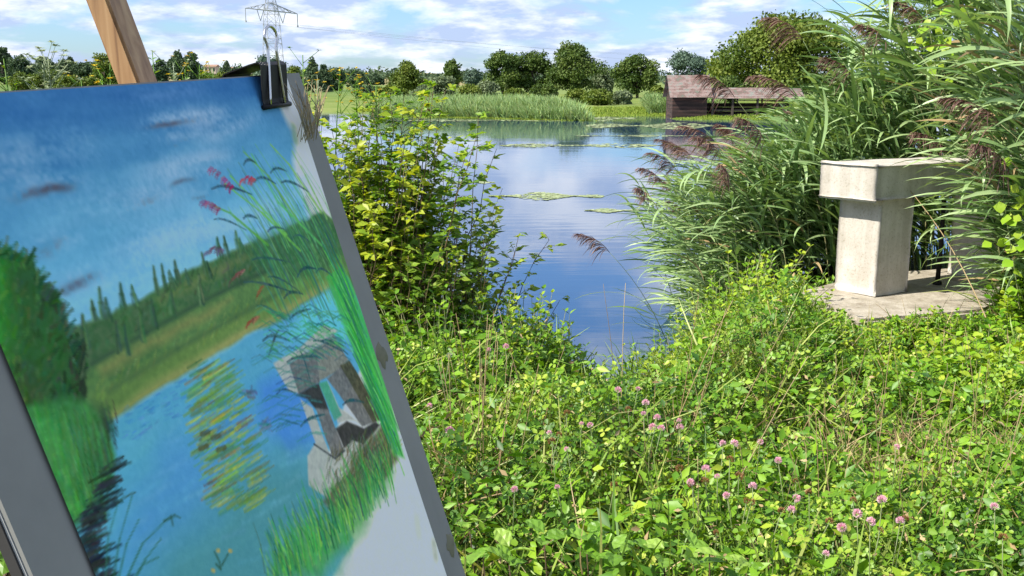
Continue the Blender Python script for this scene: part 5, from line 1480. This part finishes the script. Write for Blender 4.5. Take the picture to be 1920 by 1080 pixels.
LEAVES = [reed_leaf_mesh("leaf", b_, tw, w, 0) for b_, tw, w in [(0.45, 0.4, 0.031), (0.9, -0.7, 0.032), (1.4, 0.8, 0.031), (0.7, 1.3, 0.034), (1.2, -1.3, 0.031), (2.1, 0.4, 0.031)]]
LEAF_ME = []
for i, (V_, F_b) in enumerate(LEAVES):
    for tn in (0.05, 0.3, 0.55, 0.8, 1.0):
        gg = Geo(); gg.add(V_, F_b, np.clip(tn + 0.25 * (V_[:, 0] - .5), 0, 1)); LEAF_ME.append((i, tn, gg.mesh("leaf", M_reed, True)))
DEAD = []
for V_, F_b in LEAVES[::2]:
    gg = Geo(); gg.add(V_, F_b, 0.5); DEAD.append(gg.mesh("leaf", M_straw, True))


def plume_mesh(seed, L_=0.30):
    g = np.random.default_rng(seed); gg = Geo()
    t = np.linspace(0, 1, 7)
    axp = np.stack([-0.55 * L_ * t ** 1.5, 0 * t, L_ * t * (1 - 0.42 * t)], 1)
    gg.tube(axp, np.linspace(0.003, 0.001, 7), 4, 0.4)
    for k in range(120):
        tv = g.uniform(0.02, 0.98); f_ = tv * 6; i = min(int(f_), 5); p = axp[i] + (axp[i + 1] - axp[i]) * (f_ - i)
        l_ = L_ * g.uniform(0.35, 0.62) * (1.05 - 0.7 * tv)
        d = unit(np.array([-0.75 + g.normal(0, .28), g.normal(0, .40), 0.55 + g.normal(0, .22)]))
        s_ = np.linspace(0, 1, 5)[:, None]
        c_ = p + d * l_ * s_ + np.array([-0.25, 0, -0.75]) * l_ * s_ ** 2
        sd = unit(np.cross(d, [0, 0, 1.0]) + g.normal(0, .5, 3)); w = np.array([.0012, .0030, .0034, .0024, .0004])[:, None]
        V = np.concatenate([c_ - sd * w, c_ + sd * w]); F = []
        for i2 in range(4): F += [(i2, 5 + i2, 6 + i2), (i2, 6 + i2, i2 + 1)]
        gg.add(V, F, g.uniform(0, 1))
    return gg.mesh("plume", M_plume)


PLUMES = [plume_mesh(400 + i, L_) for i, L_ in enumerate((0.38, 0.42, 0.33, 0.38))]


class ReedKind:
    def __init__(s, seed, H, nl, lean, curve):
        g = np.random.default_rng(seed)
        s.H = H
        t = np.linspace(0, 1, 12)
        s.pts = np.stack([-lean * H * t - curve * H * t ** 3, g.normal(0, .02) * H * t ** 2, H * t * (1 - 0.12 * curve * t * t)], 1)
        gg = Geo(); gg.tube(s.pts, np.linspace(0.0055, 0.002, 12), 5, g.uniform(0, 1)); s.stem = gg.mesh("stem", M_reedstem, True)
        s.leaves = []
        hts = np.linspace(0.14, 0.95, nl)
        fg = Geo()
        for k, h in enumerate(hts):
            f_ = h * 11; i = min(int(f_), 10); p = s.pts[i] + (s.pts[i + 1] - s.pts[i]) * (f_ - i)
            yaw = math.pi + g.normal(0, 0.62); L_ = g.uniform(0.42, 0.74) * (1.0 - 0.25 * abs(h - .55))
            pit = g.normal(0.12, 0.22)
            j = g.integers(0, len(LEAF_ME)); s.leaves.append((p, yaw, pit, L_, j))
            V_, F_b = LEAVES[LEAF_ME[j][0]]
            R3 = np.array(Matrix.Rotation(yaw, 3, 'Z') @ Matrix.Rotation(pit, 3, 'Y'))
            fg.add(V_ @ R3.T * L_ + p, F_b, LEAF_ME[j][1])
        s.foliage = fg.mesh("foliage", M_reed, True)
        d = unit(s.pts[-1] - s.pts[-2]); s.tip = s.pts[-1]; s.tilt = math.atan2(-d[0], d[2])


KINDS_R = [ReedKind(500 + i, H, nl, ln, cu) for i, (H, nl, ln, cu) in enumerate([(2.2, 17, .08, .10), (2.2, 18, .16, .16), (2.2, 17, .05, .20), (2.2, 19, .12, .10), (2.2, 15, .20, .12), (2.2, 16, .10, .26), (2.2, 19, .02, .14)])]
reed_no = [0]


def reed(x, y, ztop, label, group, detail, plume, seed, kind=None, yaw=None, leaf_to=9.0):
    g = np.random.default_rng(seed)
    K = KINDS_R[g.integers(0, len(KINDS_R)) if kind is None else kind]
    z = float(max(ground_z(x, y), WATER - 0.25)); s_ = max(0.45, (ztop - z) / 2.15)
    ro = bpy.data.objects.new("reed", None); ro.empty_display_size = 0.05
    ro.location = (x, y, z); ro.rotation_euler = (0, 0, g.normal(0, 0.45) if yaw is None else yaw); ro.scale = (0.55 + 0.45 * s_, 0.55 + 0.45 * s_, s_)
    COL.objects.link(ro); tag(ro, label, "reed", group)
    o_ = bpy.data.objects.new("stem", K.stem); o_.parent = ro; COL.objects.link(o_)
    if detail:
        for (p, yw, pt, L_, j) in K.leaves:
            if p[2] > leaf_to * K.tip[2]: continue
            o_ = bpy.data.objects.new("leaf", LEAF_ME[j][2] if g.random() > .06 else DEAD[g.integers(0, 3)]); o_.parent = ro; o_.location = p; o_.rotation_euler = (0, pt, yw); o_.scale = (L_,) * 3; COL.objects.link(o_)
    else:
        o_ = bpy.data.objects.new("foliage", K.foliage); o_.parent = ro; COL.objects.link(o_); o_["kind"] = "stuff"
    if plume:
        o_ = bpy.data.objects.new("plume", PLUMES[g.integers(0, 4)]); o_.parent = ro; o_.location = K.tip; o_.rotation_euler = (0, -K.tilt * 0.6, g.normal(0, .3)); k_p = 0.72 if x < 2.0 else 0.95; o_.scale = (k_p / (0.55 + 0.45 * s_),) * 2 + (k_p / s_,); COL.objects.link(o_)
    return ro


g = np.random.default_rng(77)
top_z = lambda X_: np.interp(X_, [0.9, 1.3, 1.7, 2.2, 2.7, 3.1, 3.6, 4.5, 6], [0.05, 0.25, 0.55, 0.66, 0.95, 1.55, 2.35, 2.8, 3.0])
cells = []
for _ in range(6000):
    X_ = g.uniform(1.58, 5.6); Y_ = g.uniform(5.3, 10.2)
    if X_ > 0.53 * Y_ + 0.25: continue
    if in_bench(np.array([X_]), np.array([Y_]), 0.10)[0]: continue
    fr_ = np.interp(X_, [1.15, 1.6, 2.2, 2.9, 3.35, 3.6, 4.5], [6.9, 6.9, 7.05, 7.5, 7.0, 5.9, 5.6])
    if Y_ < fr_ or Y_ > fr_ + 2.4: continue
    if any((X_ - c_[0]) ** 2 + (Y_ - c_[1]) ** 2 < 0.10 ** 2 for c_ in cells): continue
    cells.append((X_, Y_))
cells.sort(key=lambda c_: c_[1] - 0.2 * c_[0])
cells = cells[:300]
for i, (X_, Y_) in enumerate(cells):
    zt_ = float(top_z(X_ * 8.0 / max(Y_, 5) if Y_ > 6.5 else X_ * 1.05)) * (0.9 + 0.1 * Y_ / 8.0) + g.normal(0, 0.12)
    front = i < 60
    pl = g.random() < 0.10
    pxr = 960 + FPX * X_ / Y_
    if pxr > 1840: lab, grp = "tall broad-leaved reed at the right picture edge", "reeds at the right edge"
    elif pxr > 1760: lab, grp = "tall reed in the dense stand over the bench slab's right end", "reeds over the slab's right end"
    elif pxr > 1650: lab, grp = "tall reed directly behind the bench slab", "reeds behind the slab"
    elif pxr > 1540: lab, grp = "tall reed behind the near bench pillar", "reeds behind the near pillar"
    elif pxr > 1430: lab, grp = "middling tall reed below the largest tree", "reeds below the largest tree"
    elif pxr > 1340: lab, grp = "middling tall reed in front of the open shed", "reeds in front of the shed"
    else: lab, grp = "shorter reed leaning over the water left of the stand", "reeds leaning over the water"
    if pl: lab = lab.replace("reed ", "plumed reed ", 1); grp = "plumed " + grp
    reed(X_, Y_, zt_, lab, grp, front, pl, 900 + i)

# the front row right of the bench, leaning over the slab's end
g = np.random.default_rng(78)
for i in range(36):
    X_ = g.uniform(2.95, 3.55); Y_ = g.uniform(5.55, 6.35)
    if i >= 26: X_, Y_ = g.uniform(2.95, 3.25), g.uniform(5.7, 6.0)
    if in_bench(np.array([X_]), np.array([Y_]), 0.03)[0]: X_ += 0.35
    reed(X_, Y_, g.uniform(1.1, 2.3) if i < 26 else g.uniform(.75, 1.2), "near reed leaning left across the slab's right end", "near reeds leaning across the slab", True, False, 1300 + i, int(g.choice([1, 4, 5, 3])), g.normal(0, .25))

# dense low reed leaves at the foot of the stand
ug = Geo(); n_ = 3200
X_ = g.uniform(1.72, 4.6, n_ * 3); Y_ = g.uniform(6.2, 9.0, n_ * 3)
fr_ = np.interp(X_, [1.15, 1.6, 2.2, 2.9, 3.35, 3.6, 4.5], [7.0, 7.05, 7.15, 7.5, 7.2, 6.2, 5.9])
ok_ = (Y_ > fr_) & (Y_ < fr_ + 1.3) & ~in_bench(X_, Y_, 0.05); X_, Y_ = X_[ok_][:n_], Y_[ok_][:n_]; n_ = len(X_)
zb_ = np.maximum(ground_z(X_, Y_), WATER); zz = zb_ + g.uniform(0, 1, n_) * np.interp(X_, [1.2, 1.8, 2.6, 3.4], [.5, .9, 1.3, 1.6])
for j, (V_, F_b) in enumerate(LEAVES):
    k = np.arange(n_) % len(LEAVES) == j; m_ = k.sum(); yaw = math.pi + g.normal(0, .9, m_); pit = g.normal(-.2, .35, m_)
    R3 = np.array([np.array(Matrix.Rotation(a, 3, 'Z') @ Matrix.Rotation(b_, 3, 'Y')) for a, b_ in zip(yaw, pit)])
    ug.inst(V_, F_b, np.stack([X_[k], Y_[k], zz[k]], 1), R3, g.uniform(.3, .55, m_), g.uniform(0, .8, m_))
tag(ug.build("reed_undergrowth", M_reed, smooth=True), "dense mass of low reed leaves at the foot of the reed stand", "reeds", kind="stuff")

# reeds one can single out by their plumes
for i, (px, py, Y, kd, lab) in enumerate([
        (1335, 150, 7.6, 1, "reed with the big brown plume in front of the open shed"),
        (1465, 150, 7.6, 5, "reed with brown plume just right of the shed"),
        (1475, 45, 7.8, 4, "reed with tall brown plume in front of the largest tree"),
        (1570, 120, 7.5, 4, "drooping-plumed reed right below the largest tree's crown"),
        (1625, 50, 7.2, 1, "reed with dark purple plume against the sky"),
        (1700, 8, 7.0, 4, "reed with spread plume at the top picture edge"),
        (1225, 290, 7.4, 4, "bent reed whose plume hangs farthest left over the pond"),
        (1200, 350, 7.2, 4, "reed with pale plume just below the farthest-left one"),
        (1310, 250, 7.8, 1, "reed with dark plume against the weedy water"),
        (1105, 525, 6.6, 4, "lowest bent reed with reddish plume over the blue water"),
        (1180, 440, 7.0, 1, "thin reed with dark plume above the reddish one"),
        (1840, 190, 5.4, 5, "near reed with large brown plume at the right edge"),
        (1750, 260, 6.9, 5, "reed with dark brown plume just above the bench slab"),
        (1850, 370, 5.5, 5, "low reed with reddish plume right of the bench slab")]):
    K = KINDS_R[kd]; tip = at(px, py, Y)
    Xb = tip[0] + 0.0
    zb_ = float(max(ground_z(Xb + 0.4, Y), WATER - 0.25)); s_ = max(0.45, (tip[2] - 0.12 - zb_) / (K.tip[2]))
    xb = tip[0] + 0.13 - K.tip[0] * (0.55 + 0.45 * s_)
    ro = reed(xb, Y, zb_ + s_ * 2.15, lab, "reeds with single plumes", True, True, 1500 + i, kd, 0.0, 0.72)

# fallen straw-coloured reed stem in front of the second pillar
fs = Geo(); a_ = on(1868, 640, 0.05); b_ = at(1700, 350, 6.3)
t = np.linspace(0, 1, 9)[:, None]; fs.tube(a_ + (b_ - a_) * t + np.array([0.02, 0, 0.05]) * np.sin(t * 3.1), np.linspace(0.004, 0.002, 9), 5, 0.6)
tag(fs.build("dry_reed_stem", M_straw, smooth=True), "straw-coloured dry stem leaning in front of the bench's right end", "reed")

# bindweed climbing in the reeds
for i, (px, py, Y, lab) in enumerate([(1750, 75, 6.4, "bright yellow-green bindweed leaves high in the reeds"), (1895, 430, 5.5, "bindweed leaves climbing at the right edge beside the bench")]):
    c_ = at(px, py, Y); th = empty("bindweed", tuple(c_ - [0, 0, .5]), lab, "climber")
    g2 = np.random.default_rng(650 + i); vn = Geo(); pts = c_ + np.stack([np.linspace(.1, -.05, 8), np.linspace(0, .02, 8), np.linspace(-.45, .18, 8)], 1); vn.tube(pts, 0.003, 4); vn.build("stem", M_reedstem, th)
    for k in range(34):
        lf = Geo(); p = c_ + g2.normal(0, 1, 3) * [0.06, 0.04, 0.13] + [0, -0.03, 0]
        lf.inst(LEAF_V * [1.7, 1, 1], LEAF_F, p[None], frames(np.array([[g2.normal(), -0.6 + g2.normal() * .4, g2.normal() * .5 - .2]]), np.array([[-.5, -.6, .6]])), np.array([g2.uniform(.045, .075)]), np.array([g2.uniform(.6, 1)]))
        lf.build("leaf", M_herb, th)

# ------------------------------------------------------------------ clover heads
def head_mesh(mat, seed, n_=190, squash=1.0):
    g = np.random.default_rng(seed); gg = Geo()
    d = rand_dirs(n_, -0.45, 1, g)
    gg.inst(SMALL_V * [0.55, 1, 1], SMALL_F, d * [0.42, .42, .46 * squash] + [0, 0, .1], frames(d + [0, 0, .35], rand_dirs(n_, -1, 1, g)), g.uniform(.40, .58, n_) * np.where(d[:, 2] < 0, .8, 1), np.clip(d[:, 2] * .5 + .5 + g.normal(0, .15, n_), 0, 1))
    return gg.mesh("head", mat)


PINKS = [head_mesh(M_pink, 60 + i) for i in range(3)]; BROWNS = [head_mesh(M_brownhead, 70 + i, 130) for i in range(3)]
STEM_ME = Geo(); STEM_ME.tube([[0, 0, 0], [0.01, 0.0, -0.12], [-0.01, 0.01, -0.28], [0, 0, -0.42]], [0.0013, 0.0014, 0.0016, 0.0018], 5, 0.3); STEM_ME = STEM_ME.mesh("stem", M_reedstem, True)


def flower(px, py, meshes, name, label, group, size, g, zc=None):
    z = zc if zc is not None else 0.36 + g.normal(0, .025)
    p = on(px, py, z)
    cz = float(ground_z(p[0], p[1])) + float(canopy(p[0], p[1])) + 0.05
    p = on(px, py, max(z, cz))
    th = empty(name, tuple(p), label, "flower", group)
    h = bpy.data.objects.new("head", meshes[g.integers(0, 3)]); h.parent = th; h.scale = (size * g.uniform(.65, 1.2),) * 3; h.rotation_euler = (g.normal(0, .35), g.normal(0, .35), g.uniform(0, 6.28)); COL.objects.link(h)
    s_ = bpy.data.objects.new("stem", STEM_ME); s_.parent = th; s_.rotation_euler = (g.normal(0, .15), g.normal(0, .15), g.uniform(0, 6.28)); COL.objects.link(s_)


g = np.random.default_rng(909)
special = {(805, 762): "large pink clover head beside the board, topmost at left", (843, 810): "pink clover head just below the large one by the board", (965, 920): "bright pink clover head standing alone in the lower foreground", (948, 651): "pinkish clover head at the foot of the shrub", (1865, 952): "pink clover head farthest right in the grass", (1548, 1040): "pink clover head nearest the bottom picture edge", (1425, 830): "pink clover head at the foot of a tall dark stalk", (1680, 839): "pink clover head at the edge of the trodden dry patch"}
for (px, py) in [(805, 762), (843, 810), (965, 920), (1030, 813), (1063, 843), (1090, 796), (1107, 799), (1045, 915), (1158, 733), (1196, 730), (1211, 757), (1232, 785), (1207, 777), (1240, 805), (1224, 803), (1273, 790), (1275, 803), (1356, 833), (1376, 834), (1425, 830), (1459, 865), (1323, 882), (1345, 895), (1294, 906), (1411, 914), (1363, 931), (1491, 935), (1483, 958), (1579, 991), (1607, 965), (1631, 980), (1654, 940), (1688, 979), (1680, 839), (1865, 952), (1548, 1040), (948, 651), (917, 657)]:
    lab = special.get((px, py))
    flower(px, py, PINKS, "clover_flower", lab or "pink clover head among the leaves in the middle of the meadow", "pink clover heads", 0.0145, g)
for (px, py) in [(807, 805), (1063, 776), (1048, 817), (1178, 770), (1368, 863), (1385, 895), (1400, 940), (1409, 942), (1343, 1000), (1492, 902), (1517, 925), (1555, 980), (1650, 995), (1697, 977), (1322, 905), (1299, 912), (957, 660), (1275, 880), (1465, 960), (1880, 1010), (1600, 940), (1152, 912), (1035, 830)]:
    flower(px, py, BROWNS, "withered_clover", "withered brown clover head among the pink ones", "withered clover heads", 0.0135, g)
g2 = np.random.default_rng(44)
flower(843, 668, [head_mesh(M_pale, 81), head_mesh(M_pale, 82), head_mesh(M_pale, 83)], "seed_head", "pale round seed head at the shrub's foot right of the board", None, 0.017, g2)

# dry upright stalks
SK = []
for i in range(4):
    gg = Geo(); g3 = np.random.default_rng(130 + i); t = np.linspace(0, 1, 7)
    gg.tube(np.stack([0.10 * (i - 1.5) * t ** 1.5 + .01 * np.sin(t * 5), .06 * g3.normal() * t ** 2, t], 1), np.linspace(0.0024, 0.0012, 7) * 1.7, 4, g3.uniform(0.2, 0.9)); SK.append(gg.mesh("dry_stalk", M_straw, True))
for i, (px, py, h, tilt) in enumerate([(900, 860, .5, 0), (915, 900, .45, .1), (1160, 800, .5, .02), (1220, 860, .55, .25), (1245, 840, .5, .3), (1265, 850, .5, .28), (1310, 960, .55, .35), (1420, 800, .4, .1), (1550, 930, .35, .05), (1655, 950, .4, -.15), (1668, 960, .4, .05), (1695, 950, .42, .1), (1720, 1000, .4, .12), (1800, 900, .4, .05), (1890, 820, .4, .0), (1780, 1010, .35, .3), (1530, 1040, .4, .15), (1580, 1050, .4, -.1), (985, 800, .35, .3), (1040, 850, .4, -.4), (870, 790, .4, .05), (880, 950, .45, -.1), (1000, 760, .4, -.3), (1340, 820, .5, .3), (1640, 860, .3, -.3), (1745, 900, .35, .15), (1860, 930, .4, .05), (1605, 800, .3, -.3), (1150, 700, .4, .02), (1740, 700, .4, -.3)]):
    p = on(px, py, 0.12); o_ = bpy.data.objects.new("dry_stalk", SK[i % 4]); COL.objects.link(o_)
    o_.location = (p[0], p[1], float(ground_z(p[0], p[1]))); o_.scale = (h, h, h); o_.rotation_euler = (g.normal(0, .12), tilt, 0)
    tag(o_, "thin straw-coloured dry stalk rising from the meadow", "stalk", "dry stalks in the meadow")
    o_.scale = (h, h, h * 1.35)
g3 = np.random.default_rng(4242)
for i in range(70):
    if i > 52: break
    if i < 22: px, py, h = g3.normal(900, 16), g3.uniform(820, 980), g3.uniform(.32, .55)
    else: px, py, h = g3.uniform(1180, 1915), g3.uniform(780, 1070), g3.uniform(.22, .42)
    p = on(px, py, 0.15); o_ = bpy.data.objects.new("dry_stalk", SK[i % 4]); COL.objects.link(o_)
    o_.location = (p[0], p[1], float(ground_z(p[0], p[1]))); o_.scale = (h, h, h * 1.3); o_.rotation_euler = (g3.normal(0, .12), g3.normal(.05, .16), g3.uniform(0, 6))
    if i < 22: tag(o_, "brown dead stalk in the withered cluster beside the board", "stalk", "withered stalks beside the board")
    else: tag(o_, "short tan stalk among the clover on the right", "stalk", "short tan stalks")

# ------------------------------------------------------------------ bramble shoots in front, leaf by leaf
def bramble_leaf():
    n_ = 7; t = np.linspace(0, 1, n_); w = 0.36 * np.sin(np.pi * np.clip(t * .95 + .05, 0, 1)) ** .8 * (1.1 - .35 * t); V = []; F = []
    for i in range(n_):
        z = -0.18 * t[i] ** 2; ser = 0.03 if i % 2 else -0.02
        V += [[-w[i] - ser, t[i] + .04, z + w[i] * .25], [-w[i] * .5, t[i] + .02, z + w[i] * .16 + (.028 if i % 2 else -.028)], [0, t[i], z], [w[i] * .5, t[i] + .02, z + w[i] * .16 + (.028 if i % 2 else -.028)], [w[i] + ser, t[i] + .04, z + w[i] * .25]]
    for i in range(n_ - 1):
        for k in range(4):
            a = 5 * i + k; F += [(a, a + 1, a + 6), (a, a + 6, a + 5)]
    return np.array(V), np.array(F)


BLV, BLF = bramble_leaf()
BL_ME = []
for tn in (0.15, 0.5, 0.85):
    gg = Geo(); gg.add(BLV, BLF, tn); me_ = gg.mesh("leaf", M_bramble, True); me_.polygons.foreach_set("use_smooth", np.zeros(len(me_.polygons), bool)); BL_ME.append(me_)
for i, (px, py, sz, lab) in enumerate([
        (1100, 1030, .062, "bramble shoot with ribbed leaves at the bottom centre"), (1020, 1015, .06, "bramble shoot left of the bottom-centre one"), (905, 1045, .068, "bramble shoot with large leaf touching the board's lower edge"),
        (955, 1060, .05, "small bramble shoot just right of the board's lower edge"), (1185, 1030, .055, "bramble shoot with long pointed leaf right of bottom centre"), (1245, 1045, .058, "bright bramble shoot with upright leaves"),
        (1300, 1060, .062, "yellow-green broad bramble leaf cluster at bottom"), (880, 990, .05, "bramble leaves higher up beside the board"), (1330, 1025, .05, "pale bramble shoot above the yellow-green cluster"), (1150, 1065, .05, "bramble leaves lying lowest at bottom centre"), (1400, 1070, .045, "small bramble shoot at the bottom right of centre")]):
    p = on(px, py, 0.34); g3 = np.random.default_rng(160 + i)
    th = empty("bramble_shoot", (p[0], p[1], p[2] - .3), lab, "bramble", "bramble shoots along the bottom edge")
    sg = Geo(); sg.tube(np.array([[0.03, .05, -.3], [0.01, .02, -.12], [0, 0, 0]]) + p, [.0028, .0024, .0016], 5, .2); sg.build("stem", M_twig, th, True)
    for k in range(3 if i % 3 else 5):
        a = g3.uniform(0, 6.28) if k == 0 else a + 2.1 + g3.normal(0, .25)
        pit = g3.normal(.1, .3); o_ = bpy.data.objects.new("leaf", BL_ME[g3.integers(0, 3)]); o_.parent = th
        o_.location = (0, 0, .3 + .012 * k); o_.rotation_euler = (pit, g3.normal(-.1, .25), a); s_ = sz * g3.uniform(.8, 1.2); o_.scale = (s_,) * 3; COL.objects.link(o_)

# ------------------------------------------------------------------ tall wild flowers behind the board
def wildflower(px, py, Y, lab, seed, mat, stemmat, nfl, fsz, cat="flower", lsz=.04):
    g3 = np.random.default_rng(seed); tp = at(px, py, Y); zb_ = float(ground_z(tp[0], Y))
    th = empty("wild_flower", (tp[0], Y, zb_), lab, cat, "tall flowers behind the board")
    sg, fg, lg = Geo(), Geo(), Geo(); H = tp[2] - zb_
    t = np.linspace(0, 1, 8)[:, None]; pts = np.array([tp[0], Y, zb_]) + np.array([0, 0, H]) * t + np.array([g3.normal(0, .03), 0, 0]) * np.sin(t * 3)
    sg.tube(pts, np.linspace(.005, .002, 8), 5, .4)
    P, A, U, S = [], [], [], []; FP = []
    for k in range(nfl):
        s0 = pts[-1] - [0, 0, g3.uniform(0.02, .22)]; a = g3.uniform(0, 6.28); d = unit(np.array([math.cos(a), math.sin(a), g3.uniform(.7, 1.6)])); L_ = g3.uniform(.04, .13); e_ = s0 + d * L_
        sg.tube([s0, s0 + d * L_ * .5, e_], [.0015, .0012, .001], 4, .5); FP.append(e_)
    for k in range(26):
        s0 = pts[0] + (pts[-1] - pts[0]) * g3.uniform(.35, .98); a = g3.uniform(0, 6.28); P.append(s0); A.append([math.cos(a), math.sin(a), .5]); U.append([0, 0, 1]); S.append(g3.uniform(.6, 1.2) * lsz)
    lg.inst(LEAF_V * [.6, 1, 1], LEAF_F, np.array(P), frames(np.array(A), np.array(U)), np.array(S), g3.uniform(0, 1, len(P)))
    FP = np.array(FP); m_ = len(FP)
    for k in range(11): fg.inst(SMALL_V * [1.1, 1, 1], SMALL_F, FP, frames(rand_dirs(m_, .0, .6, g3), np.tile([0, 0, 1.0], (m_, 1))), np.full(m_, fsz) * g3.uniform(.7, 1.2, m_), g3.uniform(0, 1, m_))
    sg.build("stem", stemmat, th); o_ = lg.build("foliage", M_herb if stemmat is not M_pale else M_pale, th); o_["kind"] = "stuff"; o_ = fg.build("blossoms", mat, th); o_["kind"] = "stuff"


for i, (px, py, Y, lab, m_, sm, nf_, fs_) in enumerate([
        (90, 108, 3.6, "pale silvery seeding stalk rising above the board's left part", M_pale, M_pale, 26, .02),
        (78, 120, 3.6, "shorter silvery stalk beside the tall pale one", M_pale, M_pale, 18, .018),
        (208, 122, 4.2, "yellow ragwort flower touching the easel post", M_yellow, M_herb, 12, .018),
        (190, 140, 4.4, "small yellow flower just left of the easel post", M_yellow, M_herb, 8, .015),
        (25, 165, 4.0, "yellow flower heads low at the left edge over the board", M_yellow, M_herb, 8, .016),
        (150, 150, 4.3, "thin yellow flower between silvery stalk and post", M_yellow, M_herb, 6, .012),
        (285, 97, 4.6, "single dark bud stalk right of the easel post", M_clover, M_herb, 3, .014),
        (325, 118, 4.4, "whitish branched seed stalk right of the easel post", M_pale, M_pale, 10, .016),
        (345, 130, 4.6, "low yellow flowers just over the board's edge", M_yellow, M_herb, 14, .014),
        (400, 128, 4.8, "yellowish flower tuft left of the clip", M_yellow, M_herb, 14, .014),
        (375, 122, 4.6, "green-yellow stalk between the low flower tufts", M_yellow, M_herb, 9, .013),
        (568, 103, 4.4, "thin bud stalk right above the board's corner", M_clover, M_herb, 3, .014),
        (600, 150, 4.5, "yellow flower stalk at the board's top right corner", M_yellow, M_pale, 9, .014),
        (640, 142, 4.8, "yellow flowers on the shrub's left top", M_yellow, M_herb, 14, .014),
        (665, 150, 4.9, "yellow flowers in the middle of the shrub's top", M_yellow, M_herb, 14, .014),
        (705, 160, 5.0, "yellow flowers on the shrub's right top", M_yellow, M_herb, 12, .014),
        (5, 110, 4.0, "leafy green stalk cut by the left picture edge", M_clover, M_herb, 10, .02),
        (440, 132, 4.9, "pale flower stalk just left of the black clip", M_pale, M_herb, 8, .013)]):
    wildflower(px, py, Y, lab, 700 + i, m_, sm, nf_, fs_)

# dry grass tuft bent over the board's right edge
tf = Geo(); g3 = np.random.default_rng(88)
for k in range(26):
    u0, v0 = to_uv(578 + g3.normal(0, 7), 262 + g3.normal(0, 5), 0.012); a_ = bp_(u0, v0, 0.006 + g3.uniform(0, .012)); u1, v1 = to_uv(558 + g3.normal(0, 22), 170 + g3.normal(0, 14), 0.012); b_ = bp_(u1, v1, 0.012 + g3.uniform(0, .02))
    m_ = (a_ + b_) / 2 + BR * g3.normal(.004, .006); tf.tube([a_, m_, b_], [.0003, .0005, .0002], 3, g3.uniform(.6, 1))
for k in range(5):                                       # their stalks come up from the ground behind the board
    u0, v0 = to_uv(574 + 4 * k, 258, -0.02); a_ = bp_(u0 + 0.02, v0, -0.02 - .004 * k); e_ = np.array([a_[0] - 0.05 + .02 * k, a_[1] + 0.10, float(ground_z(a_[0], a_[1]))])
    tf.tube([a_, (a_ + e_) / 2 + [0.01, 0.01, 0], e_], [.0008, .0012, .0015], 4, .5)
tag(tf.build("dry_grass_tuft", M_straw), "blurred dry grass tuft bent over the board's upper right edge", "grass")

# ivy-like leaves in the shade below the board, lower left corner
iv = empty("ivy", tuple(bp_(-0.5, 0.30, -0.5)), "dark glossy leaves with sunlit patches left of the board's lower edge", "ivy")
g3 = np.random.default_rng(99)
for k in range(6):
    a_ = at(g3.uniform(-50, 70), 1120, g3.uniform(.62, .95)); b_ = at(g3.uniform(-50, 70), 900, g3.uniform(.62, .95)); e_ = np.array([a_[0] - .1, a_[1] + .1, 0.0])
    sg = Geo(); sg.tube([e_, a_, b_], [.004, .003, .0015], 5, .3); sg.build('stem', M_twig, iv)
for k in range(70):
    px, py = g3.uniform(-60, 90), g3.uniform(880, 1090); Yd = g3.uniform(0.62, 0.95); p = at(px, py, Yd)
    o_ = bpy.data.objects.new("leaf", BL_ME[g3.integers(0, 3)]); o_.parent = iv; o_.location = Vector(p) - iv.location; s_ = g3.uniform(.018, .035); o_.scale = (s_ * 1.3, s_, s_); o_.rotation_euler = (g3.normal(.3, .5), g3.normal(0, .5), g3.uniform(0, 6.28)); COL.objects.link(o_)
